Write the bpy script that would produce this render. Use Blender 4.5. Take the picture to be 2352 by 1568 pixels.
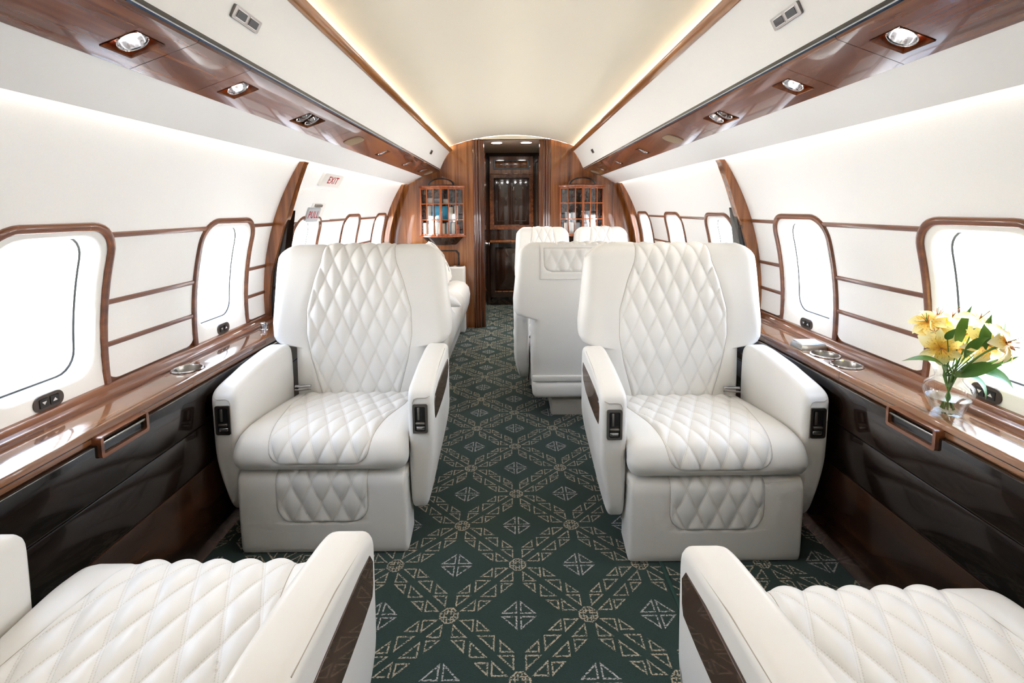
import bpy, bmesh, math, random
import numpy as np
from mathutils import Vector, Matrix, Euler
random.seed(7)
for o in list(bpy.data.objects): bpy.data.objects.remove(o, do_unlink=True)
SC = bpy.context.scene
COL = SC.collection
PI = math.pi

# ------------------------------------------------------------------ camera
CAMX, CAMH = -0.02, 1.18
FPX = 1124.0
PITCH, ROLL = math.radians(5.5), math.radians(0.4)
PPX, VPX, VPY = 1176.0, 1172.0, 479.0
PPY = VPY + FPX*math.tan(PITCH)
YAW = math.atan((PPX-VPX)/FPX)
cam_d = bpy.data.cameras.new('camera'); cam = bpy.data.objects.new('camera', cam_d); COL.objects.link(cam)
cam_d.sensor_fit = 'HORIZONTAL'; cam_d.sensor_width = 36.0
cam_d.lens = FPX/2352*36.0
cam_d.shift_y = (PPY-784.0)/2352.0
cam_d.clip_start = 0.02
fw = Vector((math.sin(YAW)*math.cos(PITCH), math.cos(YAW)*math.cos(PITCH), -math.sin(PITCH)))
rt = Vector((math.cos(YAW), -math.sin(YAW), 0)); up = rt.cross(fw)
r2 = rt*math.cos(ROLL)-up*math.sin(ROLL); u2 = rt*math.sin(ROLL)+up*math.cos(ROLL)
cam.matrix_world = Matrix(((r2.x,u2.x,-fw.x,CAMX),(r2.y,u2.y,-fw.y,0),(r2.z,u2.z,-fw.z,CAMH),(0,0,0,1)))
SC.camera = cam

# ------------------------------------------------------------------ light
SC.view_settings.view_transform = 'Standard'; SC.view_settings.look = 'None'
SC.view_settings.gamma = 1.0; SC.view_settings.use_curve_mapping = False
SC.view_settings.exposure = 2.12
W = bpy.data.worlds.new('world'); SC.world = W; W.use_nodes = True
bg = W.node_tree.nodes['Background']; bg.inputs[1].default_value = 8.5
# sky ramp: white horizon and ground, bluer zenith darkened to dim the seat tops
_n = W.node_tree.nodes; _l = W.node_tree.links
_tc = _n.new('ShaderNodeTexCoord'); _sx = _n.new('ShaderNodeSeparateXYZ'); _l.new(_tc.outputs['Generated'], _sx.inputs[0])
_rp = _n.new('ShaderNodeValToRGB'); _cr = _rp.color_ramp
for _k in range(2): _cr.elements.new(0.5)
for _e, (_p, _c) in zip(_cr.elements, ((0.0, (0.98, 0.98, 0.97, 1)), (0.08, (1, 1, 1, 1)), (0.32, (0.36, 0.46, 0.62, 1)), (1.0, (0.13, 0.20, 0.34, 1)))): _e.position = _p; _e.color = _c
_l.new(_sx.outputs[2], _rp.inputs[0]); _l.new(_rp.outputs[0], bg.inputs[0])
_cy = SC.cycles
_cy.use_denoising = True; _cy.use_adaptive_sampling = True; _cy.adaptive_threshold = 0.06; _cy.adaptive_min_samples = 16; _cy.time_limit = 1050
_cy.max_bounces = 9; _cy.diffuse_bounces = 6; _cy.glossy_bounces = 3; _cy.transmission_bounces = 3; _cy.transparent_max_bounces = 8
_cy.caustics_reflective = False; _cy.caustics_refractive = False; _cy.sample_clamp_indirect = 8.0
DOWNLIGHT_POWER = 3.0

# ------------------------------------------------------------------ layout constants
YR, YB = -0.95, 4.8               # rear end of the modelled cabin, front bulkhead
WR, WZ = 1.25, 0.72               # side wall circle
def wallx(t): return math.sqrt(WR*WR-(t-WZ)**2)
WINY = [1.26+0.795*k for k in range(-2, 5)]
LEDGE = 0.63

# ------------------------------------------------------------------ material helpers
MATS = {}
def newmat(name):
    m = bpy.data.materials.new(name); m.use_nodes = True
    nt = m.node_tree; b = nt.nodes['Principled BSDF']
    MATS[name] = m
    return m, nt, b
def srgb(r, g, b):
    f = lambda c: (c/255/12.92) if c/255 <= 0.04045 else ((c/255+0.055)/1.055)**2.4
    return (f(r), f(g), f(b), 1)
class NG:
    def __init__(s, nt): s.nt = nt
    def m(s, op, a, b=None, c=None):
        n = s.nt.nodes.new('ShaderNodeMath'); n.operation = op
        for i, v in enumerate((a, b, c)):
            if v is None: continue
            if isinstance(v, (int, float)): n.inputs[i].default_value = v
            else: s.nt.links.new(v, n.inputs[i])
        return n.outputs[0]
    def add(s,a,b): return s.m('ADD',a,b)
    def sub(s,a,b): return s.m('SUBTRACT',a,b)
    def mul(s,a,b): return s.m('MULTIPLY',a,b)
    def mn(s,a,b): return s.m('MINIMUM',a,b)
    def mx(s,a,b): return s.m('MAXIMUM',a,b)
    def ab(s,a): return s.m('ABSOLUTE',a)
    def lt(s,a,b): return s.m('LESS_THAN',a,b)
    def node(s, t): return s.nt.nodes.new(t)
    def link(s, a, b): s.nt.links.new(a, b)
    def mix(s, f, a, b):
        n = s.nt.nodes.new('ShaderNodeMix'); n.data_type = 'RGBA'
        for sock, v in ((n.inputs[0], f), (n.inputs[6], a), (n.inputs[7], b)):
            if isinstance(v, (int, float)): sock.default_value = v
            elif isinstance(v, tuple): sock.default_value = v
            else: s.nt.links.new(v, sock)
        return n.outputs[2]
    def noise(s, vec, scale, detail=3, rough=0.5):
        n = s.nt.nodes.new('ShaderNodeTexNoise'); n.inputs['Scale'].default_value = scale
        n.inputs['Detail'].default_value = detail; n.inputs['Roughness'].default_value = rough
        if vec is not None: s.nt.links.new(vec, n.inputs['Vector'])
        return n.outputs[0]
    def ramp(s, fac, stops):
        n = s.nt.nodes.new('ShaderNodeValToRGB'); cr = n.color_ramp
        while len(cr.elements) < len(stops): cr.elements.new(0.5)
        for e, (p, c) in zip(cr.elements, stops): e.position = p; e.color = c
        s.nt.links.new(fac, n.inputs[0]); return n.outputs[0]
    def pos(s): return s.nt.nodes.new('ShaderNodeNewGeometry').outputs['Position']
    def objc(s): return s.nt.nodes.new('ShaderNodeTexCoord').outputs['Object']
    def scaled(s, vec, sc):
        n = s.nt.nodes.new('ShaderNodeMapping'); n.inputs['Scale'].default_value = sc
        s.nt.links.new(vec, n.inputs['Vector']); return n.outputs[0]
    def bump(s, h, strength, dist, b):
        n = s.nt.nodes.new('ShaderNodeBump'); n.inputs['Strength'].default_value = strength
        n.inputs['Distance'].default_value = dist
        s.nt.links.new(h, n.inputs['Height']); s.nt.links.new(n.outputs[0], b.inputs['Normal'])

def plain(name, col, rough=0.5, metal=0.0, coat=0.0, noise=0.0, nscale=60, bump=0.0, spec=0.5):
    m, nt, b = newmat(name); g = NG(nt)
    b.inputs['Roughness'].default_value = rough; b.inputs['Metallic'].default_value = metal
    b.inputs['Coat Weight'].default_value = coat; b.inputs['Coat Roughness'].default_value = 0.05
    b.inputs['Specular IOR Level'].default_value = spec
    n = g.noise(g.objc(), nscale, 3)
    k = 1-noise
    g.link(g.mix(n, (col[0]*k, col[1]*k, col[2]*k, 1), col), b.inputs['Base Color'])
    pass
    return m
def emit(name, col, strength):
    m, nt, b = newmat(name)
    b.inputs['Base Color'].default_value = col
    b.inputs['Emission Color'].default_value = col; b.inputs['Emission Strength'].default_value = strength
    return m
def wood(name, dark, mid, light, axis, rough=0.28, coat=1.0, fine=1.0):
    m, nt, b = newmat(name); g = NG(nt)
    sc = [38*fine, 38*fine, 38*fine]; sc[axis] = 1.3
    v = g.scaled(g.pos(), tuple(sc))
    n1 = g.noise(v, 1.0, 4, 0.6)
    sc2 = [9*fine, 9*fine, 9*fine]; sc2[axis] = 0.5
    n2 = g.noise(g.scaled(g.pos(), tuple(sc2)), 1.0, 3, 0.5)
    f = g.add(g.mul(n1, 0.6), g.mul(n2, 0.4))
    g.link(g.ramp(f, [(0.34, dark), (0.5, mid), (0.66, light)]), b.inputs['Base Color'])
    b.inputs['Roughness'].default_value = rough
    b.inputs['Coat Weight'].default_value = coat; b.inputs['Coat Roughness'].default_value = 0.03
    return m

LEATHER = srgb(229, 228, 225)
def leather(name, quilt=False):
    m, nt, b = newmat(name); g = NG(nt)
    n = g.noise(g.objc(), 420, 4, 0.6); n0 = g.noise(g.objc(), 5, 2)
    col = g.mix(n0, srgb(223, 221, 217), LEATHER)
    b.inputs['Roughness'].default_value = 0.42; b.inputs['Specular IOR Level'].default_value = 0.4
    h = g.mul(n, 0.35)
    if quilt:
        uv = g.node('ShaderNodeUVMap'); sep = g.node('ShaderNodeSeparateXYZ'); g.link(uv.outputs[0], sep.inputs[0])
        a, bb = sep.outputs[0], sep.outputs[1]
        mask = None
        for p, q in ((a, bb), (bb, a)):
            d = g.ab(g.sub(p, g.m('ROUND', p)))
            line = g.lt(g.ab(g.sub(d, 0.042)), 0.011)
            dash = g.m('GREATER_THAN', g.m('SINE', g.mul(q, 2*PI*17)), -0.35)
            k = g.mul(line, dash)
            mask = k if mask is None else g.mx(mask, k)
        col = g.mix(g.mul(mask, 0.55), col, srgb(186, 181, 172))
        h = g.sub(h, g.mul(mask, 0.5))
    g.link(col, b.inputs['Base Color'])
    if quilt: g.bump(h, 0.12, 0.002, b)
    return m
leather('leather'); leather('quilt', True)
plain('seam', srgb(178, 170, 158), 0.6, noise=0.15)
plain('cream_wall', srgb(250, 250, 249), 0.75, noise=0.05, nscale=180, bump=0.08)
plain('bin_white', srgb(236, 235, 233), 0.6, noise=0.03, nscale=120, bump=0.03)
plain('ceiling_cream', srgb(203, 197, 183), 0.8, noise=0.03, nscale=90, bump=0.03)
plain('win_white', srgb(244, 243, 240), 0.35, noise=0.02)
plain('gasket', srgb(50, 52, 50), 0.5, noise=0.1)
wood('wood_jamb', srgb(54, 24, 10), srgb(92, 46, 19), srgb(122, 68, 32), 2, rough=0.2)
wood('wood_y', srgb(64, 31, 15), srgb(102, 54, 27), srgb(132, 78, 42), 1, rough=0.2, coat=0.55)
wood('wood_ledge', srgb(82, 48, 30), srgb(122, 80, 52), srgb(152, 108, 76), 1, rough=0.14)
wood('wood_z', srgb(88, 46, 20), srgb(138, 80, 36), srgb(178, 114, 58), 2, rough=0.2)
wood('wood_trim', srgb(82, 44, 24), srgb(112, 64, 36), srgb(134, 82, 50), 1, rough=0.3, coat=0.6)
wood('wood_black', srgb(14, 9, 7), srgb(24, 15, 11), srgb(36, 23, 16), 1, rough=0.12, coat=0.5)
wood('wood_dark', srgb(26, 15, 10), srgb(46, 27, 16), srgb(78, 48, 28), 1, rough=0.2, coat=0.25)
wood('wood_inlay', srgb(52, 33, 24), srgb(74, 49, 37), srgb(98, 68, 52), 1, rough=0.25, coat=0.5, fine=0.35)
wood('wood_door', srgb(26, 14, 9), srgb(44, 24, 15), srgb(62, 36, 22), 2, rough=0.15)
wood('wood_honey', srgb(120, 72, 30), srgb(160, 104, 48), srgb(190, 136, 72), 1, rough=0.3)
wood('wood_cherry', srgb(112, 50, 18), srgb(150, 74, 28), srgb(176, 98, 44), 2, rough=0.2)
plain('inlay_black', srgb(24, 16, 12), 0.25, coat=0.6, noise=0.2)
plain('chrome', srgb(205, 205, 208), 0.12, 1.0, noise=0.03)
plain('nickel', srgb(170, 166, 160), 0.3, 1.0, noise=0.06)
plain('dark_metal', srgb(128, 123, 118), 0.28, 1.0, noise=0.08)
plain('black_plastic', srgb(28, 27, 27), 0.35, noise=0.2)
plain('button_brown', srgb(74, 62, 54), 0.35, noise=0.1)
plain('print_white', srgb(235, 235, 235), 0.5, noise=0.02)
plain('print_red', srgb(178, 26, 26), 0.5, noise=0.05)
plain('sign_white', srgb(242, 240, 236), 0.3, noise=0.02)
plain('sign_grey', srgb(186, 190, 194), 0.35, noise=0.04)
plain('speaker_cloth', srgb(150, 126, 98), 0.8, noise=0.2, nscale=400)
plain('stem_green', srgb(86, 128, 46), 0.5, noise=0.3)
plain('leaf_green', srgb(74, 124, 40), 0.45, noise=0.35, nscale=30)
plain('book_paper', srgb(225, 215, 195), 0.8, noise=0.1)
plain('corridor_beige', srgb(214, 203, 184), 0.7, noise=0.06)
plain('pedestal_grey', srgb(196, 190, 180), 0.5, noise=0.05)
plain('shade_line', srgb(205, 205, 200), 0.6, noise=0.03)
emit('lamp_white', (1.0, 0.97, 0.93, 1), 22.0)
emit('lamp_warm', (1.0, 0.93, 0.81, 1), 19.0)
emit('lamp_wash', (1.0, 0.95, 0.87, 1), 1.3)
emit('screen_blue', (0.16, 0.22, 0.75, 1), 0.4)
emit('screen_grey', (0.35, 0.38, 0.45, 1), 0.08)
# glass pane
def glassmat(name, tint=(1,1,1,1), refl=0.08):
    m, nt, b = newmat(name); g = NG(nt)
    nt.nodes.remove(b)
    t = g.node('ShaderNodeBsdfTransparent'); t.inputs[0].default_value = tint
    gl = g.node('ShaderNodeBsdfGlossy'); gl.inputs['Roughness'].default_value = 0.02
    lw = g.node('ShaderNodeLayerWeight'); lw.inputs[0].default_value = 0.25
    f = g.add(g.mul(lw.outputs[1], 0.6), refl*0.5)
    mx = g.node('ShaderNodeMixShader'); g.link(f, mx.inputs[0]); g.link(t.outputs[0], mx.inputs[1]); g.link(gl.outputs[0], mx.inputs[2])
    g.link(mx.outputs[0], nt.nodes['Material Output'].inputs[0])
glassmat('pane_glass', refl=0.04); glassmat('vase_glass', (0.985, 0.993, 0.99, 1), 0.05); glassmat('water', (0.93, 0.96, 0.96, 1), 0.08)
# petals
def petalmat():
    m, nt, b = newmat('petal'); g = NG(nt)
    uv = g.node('ShaderNodeUVMap'); sep = g.node('ShaderNodeSeparateXYZ'); g.link(uv.outputs[0], sep.inputs[0])
    c = g.ramp(sep.outputs[1], [(0.0, srgb(238, 168, 40)), (0.36, srgb(248, 212, 92)), (0.62, srgb(252, 238, 164)), (1.0, srgb(252, 248, 208))])
    st = g.noise(g.scaled(uv.outputs[0], (26, 5, 1)), 1.0, 2)
    f = g.mul(g.m('GREATER_THAN', st, 0.60), g.m('GREATER_THAN', g.sub(0.62, sep.outputs[1]), 0.0))
    g.link(g.mix(g.mul(f, 0.75), c, srgb(176, 84, 30)), b.inputs['Base Color'])
    b.inputs['Roughness'].default_value = 0.5
    b.inputs['Subsurface Weight'].default_value = 0.0
    b.inputs['Transmission Weight'].default_value = 0.0
petalmat()
# pillow print: grey paisley blobs on white
def printmat():
    m, nt, b = newmat('pillow_print'); g = NG(nt)
    v = g.node('ShaderNodeTexVoronoi'); v.inputs['Scale'].default_value = 11; g.link(g.objc(), v.inputs['Vector'])
    n = g.noise(g.objc(), 30, 2)
    d = g.add(v.outputs[0], g.mul(n, 0.25))
    ring = g.m('SINE', g.mul(d, 34))
    msk = g.mul(g.lt(d, 0.46), g.m('GREATER_THAN', ring, -0.1))
    g.link(g.mix(msk, srgb(236, 233, 226), srgb(112, 118, 126)), b.inputs['Base Color'])
    b.inputs['Roughness'].default_value = 0.85
printmat()
# carpet
def carpetmat():
    m, nt, b = newmat('carpet'); g = NG(nt)
    P = 0.407
    sep = g.node('ShaderNodeSeparateXYZ')
    pos = g.pos()
    wob = g.node('ShaderNodeTexNoise'); wob.inputs['Scale'].default_value = 130; wob.inputs['Detail'].default_value = 1
    g.link(pos, wob.inputs['Vector'])
    va = g.node('ShaderNodeVectorMath'); va.operation = 'MULTIPLY_ADD'
    g.link(wob.outputs[1], va.inputs[0]); va.inputs[1].default_value = (0.004, 0.004, 0); g.link(pos, va.inputs[2])
    g.link(va.outputs[0], sep.inputs[0])
    U = g.mul(g.sub(sep.outputs[0], -0.001), 1/P); V = g.mul(g.sub(sep.outputs[1], 1.527), 1/P)
    p = g.add(U, V); q = g.sub(U, V)
    p = g.sub(p, g.m('ROUND', p)); q = g.sub(q, g.m('ROUND', q))
    u = g.ab(g.mul(g.add(p, q), 0.5)); v = g.ab(g.mul(g.sub(p, q), 0.5))
    a = g.mx(u, v); c = g.mn(u, v)
    T = 0.0056
    def out(d, t=T): return g.lt(g.ab(d), t)
    t1 = out(g.mn(g.mn(g.sub(c, .041), g.sub(.178, a)), g.mul(g.sub(g.sub(a, c), .044), .707)))
    t2 = out(g.mn(g.mn(g.sub(a, .207), g.sub(.128, c)), g.mul(g.sub(.160, g.sub(a, c)), .707)))
    t2 = t2
    t3 = out(g.mn(g.mn(g.sub(c, .172), g.sub(.328, a)), g.mul(g.sub(g.sub(a, c), .05), .707)))
    # centre rosette: octagon ring with cross and hatch
    oc = g.mx(a, g.mul(g.add(a, c), .74))
    r1 = out(g.sub(oc, .064)); r2_ = g.mul(g.lt(oc, .064), g.mx(out(g.sub(c, .014), .005), g.mx(out(g.sub(a, .034), .004), g.mx(out(g.sub(c, .036), .004), 0.0))))
    star = g.mx(g.mx(t1, g.mx(t2, t3)), g.mx(r1, r2_))
    mu = g.sub(.5, a)
    md = g.mn(g.mn(g.sub(mu, .016), g.sub(c, .016)), g.mul(g.sub(.132, g.add(mu, c)), .707))
    med = out(md)
    brk = g.m('GREATER_THAN', g.noise(g.scaled(pos, (150, 240, 1)), 1.0, 2, 0.7), 0.47)
    star = g.mul(star, brk); med = g.mul(med, brk)
    n = g.noise(pos, 300, 3, 0.7); n2 = g.noise(pos, 2.2, 2)
    base = g.mix(n, srgb(24, 40, 37), srgb(54, 76, 71))
    base = g.mix(g.mul(n2, 0.35), base, srgb(42, 48, 42))
    colr = g.mix(star, base, srgb(176, 162, 142)); colr = g.mix(med, colr, srgb(176, 171, 170))
    g.link(colr, b.inputs['Base Color']); b.inputs['Roughness'].default_value = 0.95
    b.inputs['Specular IOR Level'].default_value = 0.1
    b.inputs['Sheen Weight'].default_value = 0.15
    g.bump(n, 0.5, 0.003, b)
carpetmat()
plain('carpet_edge', srgb(38, 70, 62), 0.95, noise=0.3, nscale=300)

# ------------------------------------------------------------------ mesh helpers
def link(o, parent=None):
    COL.objects.link(o)
    if parent is not None: o.parent = parent
    return o
def mk(name, verts, faces, mat, parent=None, smooth=True, ang=35, uv=None, recalc=True):
    me = bpy.data.meshes.new(name)
    me.from_pydata([tuple(v) for v in verts], [], faces)
    if recalc:
        bm = bmesh.new(); bm.from_mesh(me); bmesh.ops.recalc_face_normals(bm, faces=bm.faces); bm.to_mesh(me); bm.free()
    if uv is not None:
        l = me.uv_layers.new(name='UVMap')
        vi = np.empty(len(me.loops), dtype=np.int32); me.loops.foreach_get('vertex_index', vi)
        l.data.foreach_set('uv', np.asarray(uv, dtype=np.float32)[vi].ravel())
    if smooth:
        me.shade_smooth(); me.set_sharp_from_angle(angle=math.radians(ang))
    me.materials.append(MATS[mat])
    me.update()
    return link(bpy.data.objects.new(name, me), parent)
def from_bm(name, bm, mat, parent=None, smooth=True, ang=35):
    me = bpy.data.meshes.new(name)
    bmesh.ops.recalc_face_normals(bm, faces=bm.faces)
    bm.to_mesh(me); bm.free()
    if smooth: me.shade_smooth(); me.set_sharp_from_angle(angle=math.radians(ang))
    me.materials.append(MATS[mat])
    return link(bpy.data.objects.new(name, me), parent)
def empty(name, loc=(0,0,0), rz=0):
    o = bpy.data.objects.new(name, None); o.empty_display_size = 0.05
    o.location = loc; o.rotation_euler = (0, 0, rz); COL.objects.link(o); return o
def tag(o, label, cat, group=None):
    o['label'] = label; o['category'] = cat
    if group: o['group'] = group
    return o
def struct(o, label=None):
    o['kind'] = 'structure'
    if label: o['label'] = label
    return o
def copy_tree(o, parent=None):
    c = o.copy(); COL.objects.link(c); c.parent = parent
    for ch in list(o.children): copy_tree(ch, c)
    return c
def box_bm(x0,x1,y0,y1,z0,z1, bev=0.0, seg=2):
    bm = bmesh.new(); bmesh.ops.create_cube(bm, size=1.0)
    for v in bm.verts:
        v.co = Vector(((x0+x1)/2+v.co.x*(x1-x0), (y0+y1)/2+v.co.y*(y1-y0), (z0+z1)/2+v.co.z*(z1-z0)))
    if bev: bmesh.ops.bevel(bm, geom=list(bm.edges), offset=bev, segments=seg, profile=0.5, affect='EDGES')
    return bm
def box(name, x0,x1,y0,y1,z0,z1, mat, parent=None, bev=0.0, seg=2):
    return from_bm(name, box_bm(min(x0,x1),max(x0,x1),min(y0,y1),max(y0,y1),min(z0,z1),max(z0,z1),bev,seg), mat, parent)
def extrude(name, prof, y0, y1, mat, parent=None, closed=False, ny=1, ang=35):
    """profile in (x,z) swept along y"""
    n = len(prof); V = []; Fc = []
    ys = [y0+(y1-y0)*k/ny for k in range(ny+1)]
    for y in ys:
        for x, z in prof: V.append((x, y, z))
    m = n if closed else n-1
    for k in range(ny):
        for i in range(m):
            j = (i+1) % n
            Fc.append((k*n+i, k*n+j, (k+1)*n+j, (k+1)*n+i))
    if closed:
        Fc.append(tuple(range(n))); Fc.append(tuple((len(ys)-1)*n+i for i in range(n)))
    return mk(name, V, Fc, mat, parent, ang=ang)
def prism(name, poly, axis, a0, a1, mat, parent=None, bev=0.0, seg=2, ang=35, clamp=True):
    """polygon in the two other axes (in xyz order) extruded along axis"""
    bm = bmesh.new()
    def pt(p, a):
        return {0:(a,p[0],p[1]), 1:(p[0],a,p[1]), 2:(p[0],p[1],a)}[axis]
    lo = [bm.verts.new(pt(p, a0)) for p in poly]; hi = [bm.verts.new(pt(p, a1)) for p in poly]
    n = len(poly)
    f0 = bm.faces.new(lo); f1 = bm.faces.new(hi)
    for i in range(n): bm.faces.new((lo[i], lo[(i+1)%n], hi[(i+1)%n], hi[i]))
    if bev:
        es = [e for e in bm.edges if (e in f0.edges) or (e in f1.edges)]
        bmesh.ops.recalc_face_normals(bm, faces=bm.faces)
        bmesh.ops.bevel(bm, geom=es, offset=bev, segments=seg, profile=0.5, affect='EDGES', clamp_overlap=clamp)
    return from_bm(name, bm, mat, parent, ang=ang)
def lathe(name, prof, c, mat, parent=None, n=28, M=None, ang=35):
    """prof (r,h) about z through c"""
    V = []; Fc = []
    for r, h in prof:
        for k in range(n):
            a = 2*PI*k/n; p = Vector((r*math.cos(a), r*math.sin(a), h))
            if M is not None: p = M @ p
            V.append(tuple(p+Vector(c)))
    for i in range(len(prof)-1):
        for k in range(n):
            j = (k+1) % n
            Fc.append((i*n+k, i*n+j, (i+1)*n+j, (i+1)*n+k))
    return mk(name, V, Fc, mat, parent, ang=ang)
def tube(name, pts, r, mat, parent=None, n=6, closed=False, rs=None):
    pts = [Vector(p) for p in pts]; V = []; Fc = []; m = len(pts)
    prev = None
    for i, p in enumerate(pts):
        if closed: t = pts[(i+1)%m]-pts[i-1]
        else: t = pts[min(i+1,m-1)]-pts[max(i-1,0)]
        t.normalize()
        if prev is None:
            a = Vector((0,0,1)) if abs(t.z) < 0.9 else Vector((1,0,0))
            nx = t.cross(a).normalized()
        else: nx = (prev - t*prev.dot(t)).normalized()
        prev = nx; ny = t.cross(nx)
        rr = rs[i] if rs else r
        for k in range(n):
            an = 2*PI*k/n; V.append(tuple(p+nx*rr*math.cos(an)+ny*rr*math.sin(an)))
    for i in range(m if closed else m-1):
        for k in range(n):
            j = (k+1)%n; i2 = (i+1)%m
            Fc.append((i*n+k, i*n+j, i2*n+j, i2*n+k))
    if not closed:
        Fc.append(tuple(range(n))); Fc.append(tuple((m-1)*n+k for k in range(n)))
    return mk(name, V, Fc, mat, parent)
def arc(cx, cy, r, a0, a1, n):
    return [(cx+r*math.cos(math.radians(a0+(a1-a0)*k/n)), cy+r*math.sin(math.radians(a0+(a1-a0)*k/n))) for k in range(n+1)]
def rrect(x0, x1, y0, y1, r, n=5):
    return arc(x1-r,y0+r,r,-90,0,n)+arc(x1-r,y1-r,r,0,90,n)+arc(x0+r,y1-r,r,90,180,n)+arc(x0+r,y0+r,r,180,270,n)
def frame(name, outer, inner, axis, a0, a1, mat, parent=None):
    """ring between two same-length closed polygons, extruded along axis"""
    def pt(p, a): return {0:(a,p[0],p[1]), 1:(p[0],a,p[1]), 2:(p[0],p[1],a)}[axis]
    n = len(outer)
    V = [pt(p,a0) for p in outer]+[pt(p,a0) for p in inner]+[pt(p,a1) for p in outer]+[pt(p,a1) for p in inner]
    Fc = []
    for i in range(n):
        j = (i+1)%n
        Fc += [(i,j,n+j,n+i),(2*n+i,2*n+j,3*n+j,3*n+i),(i,j,2*n+j,2*n+i),(n+i,n+j,3*n+j,3*n+i)]
    return mk(name, V, Fc, mat, parent)
def text_mesh(name, s, size, mat, M, parent=None, depth=0.0006, sx=1.0):
    cu = bpy.data.curves.new('tmp', 'FONT'); cu.body = s; cu.size = size; cu.extrude = depth; cu.offset = size*0.014; cu.space_character = 1.18; cu.align_x = 'CENTER'; cu.align_y = 'CENTER'
    to = bpy.data.objects.new('tmp', cu); COL.objects.link(to)
    dg = bpy.context.evaluated_depsgraph_get(); me = bpy.data.meshes.new_from_object(to.evaluated_get(dg))
    bpy.data.objects.remove(to); bpy.data.curves.remove(cu)
    me.transform(Matrix.Diagonal((sx,1,1,1))); me.transform(M)
    me.materials.clear(); me.materials.append(MATS[mat]); me.name = name
    return link(bpy.data.objects.new(name, me), parent)

# ------------------------------------------------------------------ floor, ceiling
fl = mk('floor', [(-1.32,YR,0),(1.32,YR,0),(1.32,6.05,0),(-1.32,6.05,0)], [(0,1,2,3)], 'carpet', smooth=False)
struct(fl, 'dark green carpet with beige star and diamond lattice')
for k, (s, x) in enumerate(((-1,-0.51),(1,0.475))):
    o = box('trim_%d'%(k+1), x-0.006, x+0.006, YR, 2.35, 0.0, 0.004, 'carpet_edge', bev=0.0015); struct(o, 'green bound edge of carpet strip in the aisle')

def ceil_prof():
    R = 3.6*0.0+ (0.63**2+0.115**2)/(2*0.115); zc = 1.885-R
    pts = []
    for k in range(33):
        x = -0.80+1.6*k/32
        pts.append((x, zc+math.sqrt(R*R-x*x)))
    return pts
cp = ceil_prof()
cp = [p_ for p_ in cp if abs(p_[0]) <= 0.62]
struct(extrude('ceiling', [(-0.86,1.70),(-0.86,1.772),(-0.74,1.776)]+cp+[(0.74,1.776),(0.86,1.772),(0.86,1.70)], YR, YB, 'ceiling_cream', ny=1), 'cream arched ceiling panel glowing along its edges')
# rear wall behind the camera
wr = prism('wall_rear', [(-1.32,0),(1.32,0),(1.32,1.5),(0.8,1.9),(-0.8,1.9),(-1.32,1.5)], 1, YR-0.05, YR, 'cream_wall'); struct(wr)

# ------------------------------------------------------------------ side walls
K = 7
def arch_pts(a, z0, zt, r, n=8, m=10):
    """open path bottom-left up, over, down to bottom-right, in (s,t)"""
    p = [(-a, z0+(zt-r-z0)*k/m) for k in range(m)]
    p += arc(-a+r, zt-r, r, 180, 90, n)
    p += [(-a+r+(2*a-2*r)*k/6, zt) for k in range(1,6)]
    p += arc(a-r, zt-r, r, 90, 0, n)
    p += [(a, z0+(zt-r-z0)*(m-1-k)/m) for k in range(m)]
    return p
def rloop(a, z0, z1, rt, rb, n=6, m=8):
    p = []
    p += arc(a-rb, z0+rb, rb, -90, 0, n)
    p += [(a, z0+rb+(z1-rt-z0-rb)*k/m) for k in range(1,m)]
    p += arc(a-rt, z1-rt, rt, 0, 90, n)
    p += [(a-rt-(2*a-2*rt)*k/m, z1) for k in range(1,m)]
    p += arc(-a+rt, z1-rt, rt, 90, 180, n)
    p += [(-a, z1-rt-(z1-rt-z0-rb)*k/m) for k in range(1,m)]
    p += arc(-a+rb, z0+rb, rb, 180, 270, n)
    p += [(-a+rb+(2*a-2*rb)*k/m, z0) for k in range(1,m)]
    return p
class Side:
    def __init__(s, sg): s.sg = sg
    def P(s, y, t, d=0.0):
        # d outward along the wall normal
        x = wallx(t); nx, nz = x/WR, (t-WZ)/WR
        return (s.sg*(x+nx*d), y, t+nz*d)
def sweep_path(side, yc, path, prof, name, mat, parent):
    """path in (s,t); prof list of (offset, d)"""
    n = len(path); V = []; Fc = []
    for i in range(n):
        a = path[max(i-1,0)]; b = path[min(i+1,n-1)]
        tx, tz = b[0]-a[0], b[1]-a[1]; l = math.hypot(tx, tz) or 1
        nx, nz = -tz/l, tx/l
        for o, d in prof: V.append(side.P(yc+path[i][0]+nx*o, path[i][1]+nz*o, d))
    m = len(prof)
    for i in range(n-1):
        for k in range(m-1): Fc.append((i*m+k, i*m+k+1, (i+1)*m+k+1, (i+1)*m+k))
    return mk(name, V, Fc, mat, parent)
HALF = [(-0.011, 0.004), (-0.011,-0.005), (-0.008,-0.009), (0,-0.0115), (0.008,-0.009), (0.011,-0.005), (0.011, 0.004)]
THIN = [(-0.008, 0.004), (-0.008,-0.003), (-0.006,-0.006), (0,-0.0075), (0.006,-0.006), (0.008,-0.003), (0.008, 0.004)]
def tlow(s):
    """lower boundary of upper wall at offset s from the nearest window"""
    a, zt, r = 0.187, 1.139, 0.085; s = abs(s)
    if s <= a-r: return zt
    if s >= a: return 1.11
    return max(1.11, zt-r+math.sqrt(max(0,r*r-(s-(a-r))**2)))
win_n = 0; trim_n = 2
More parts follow.
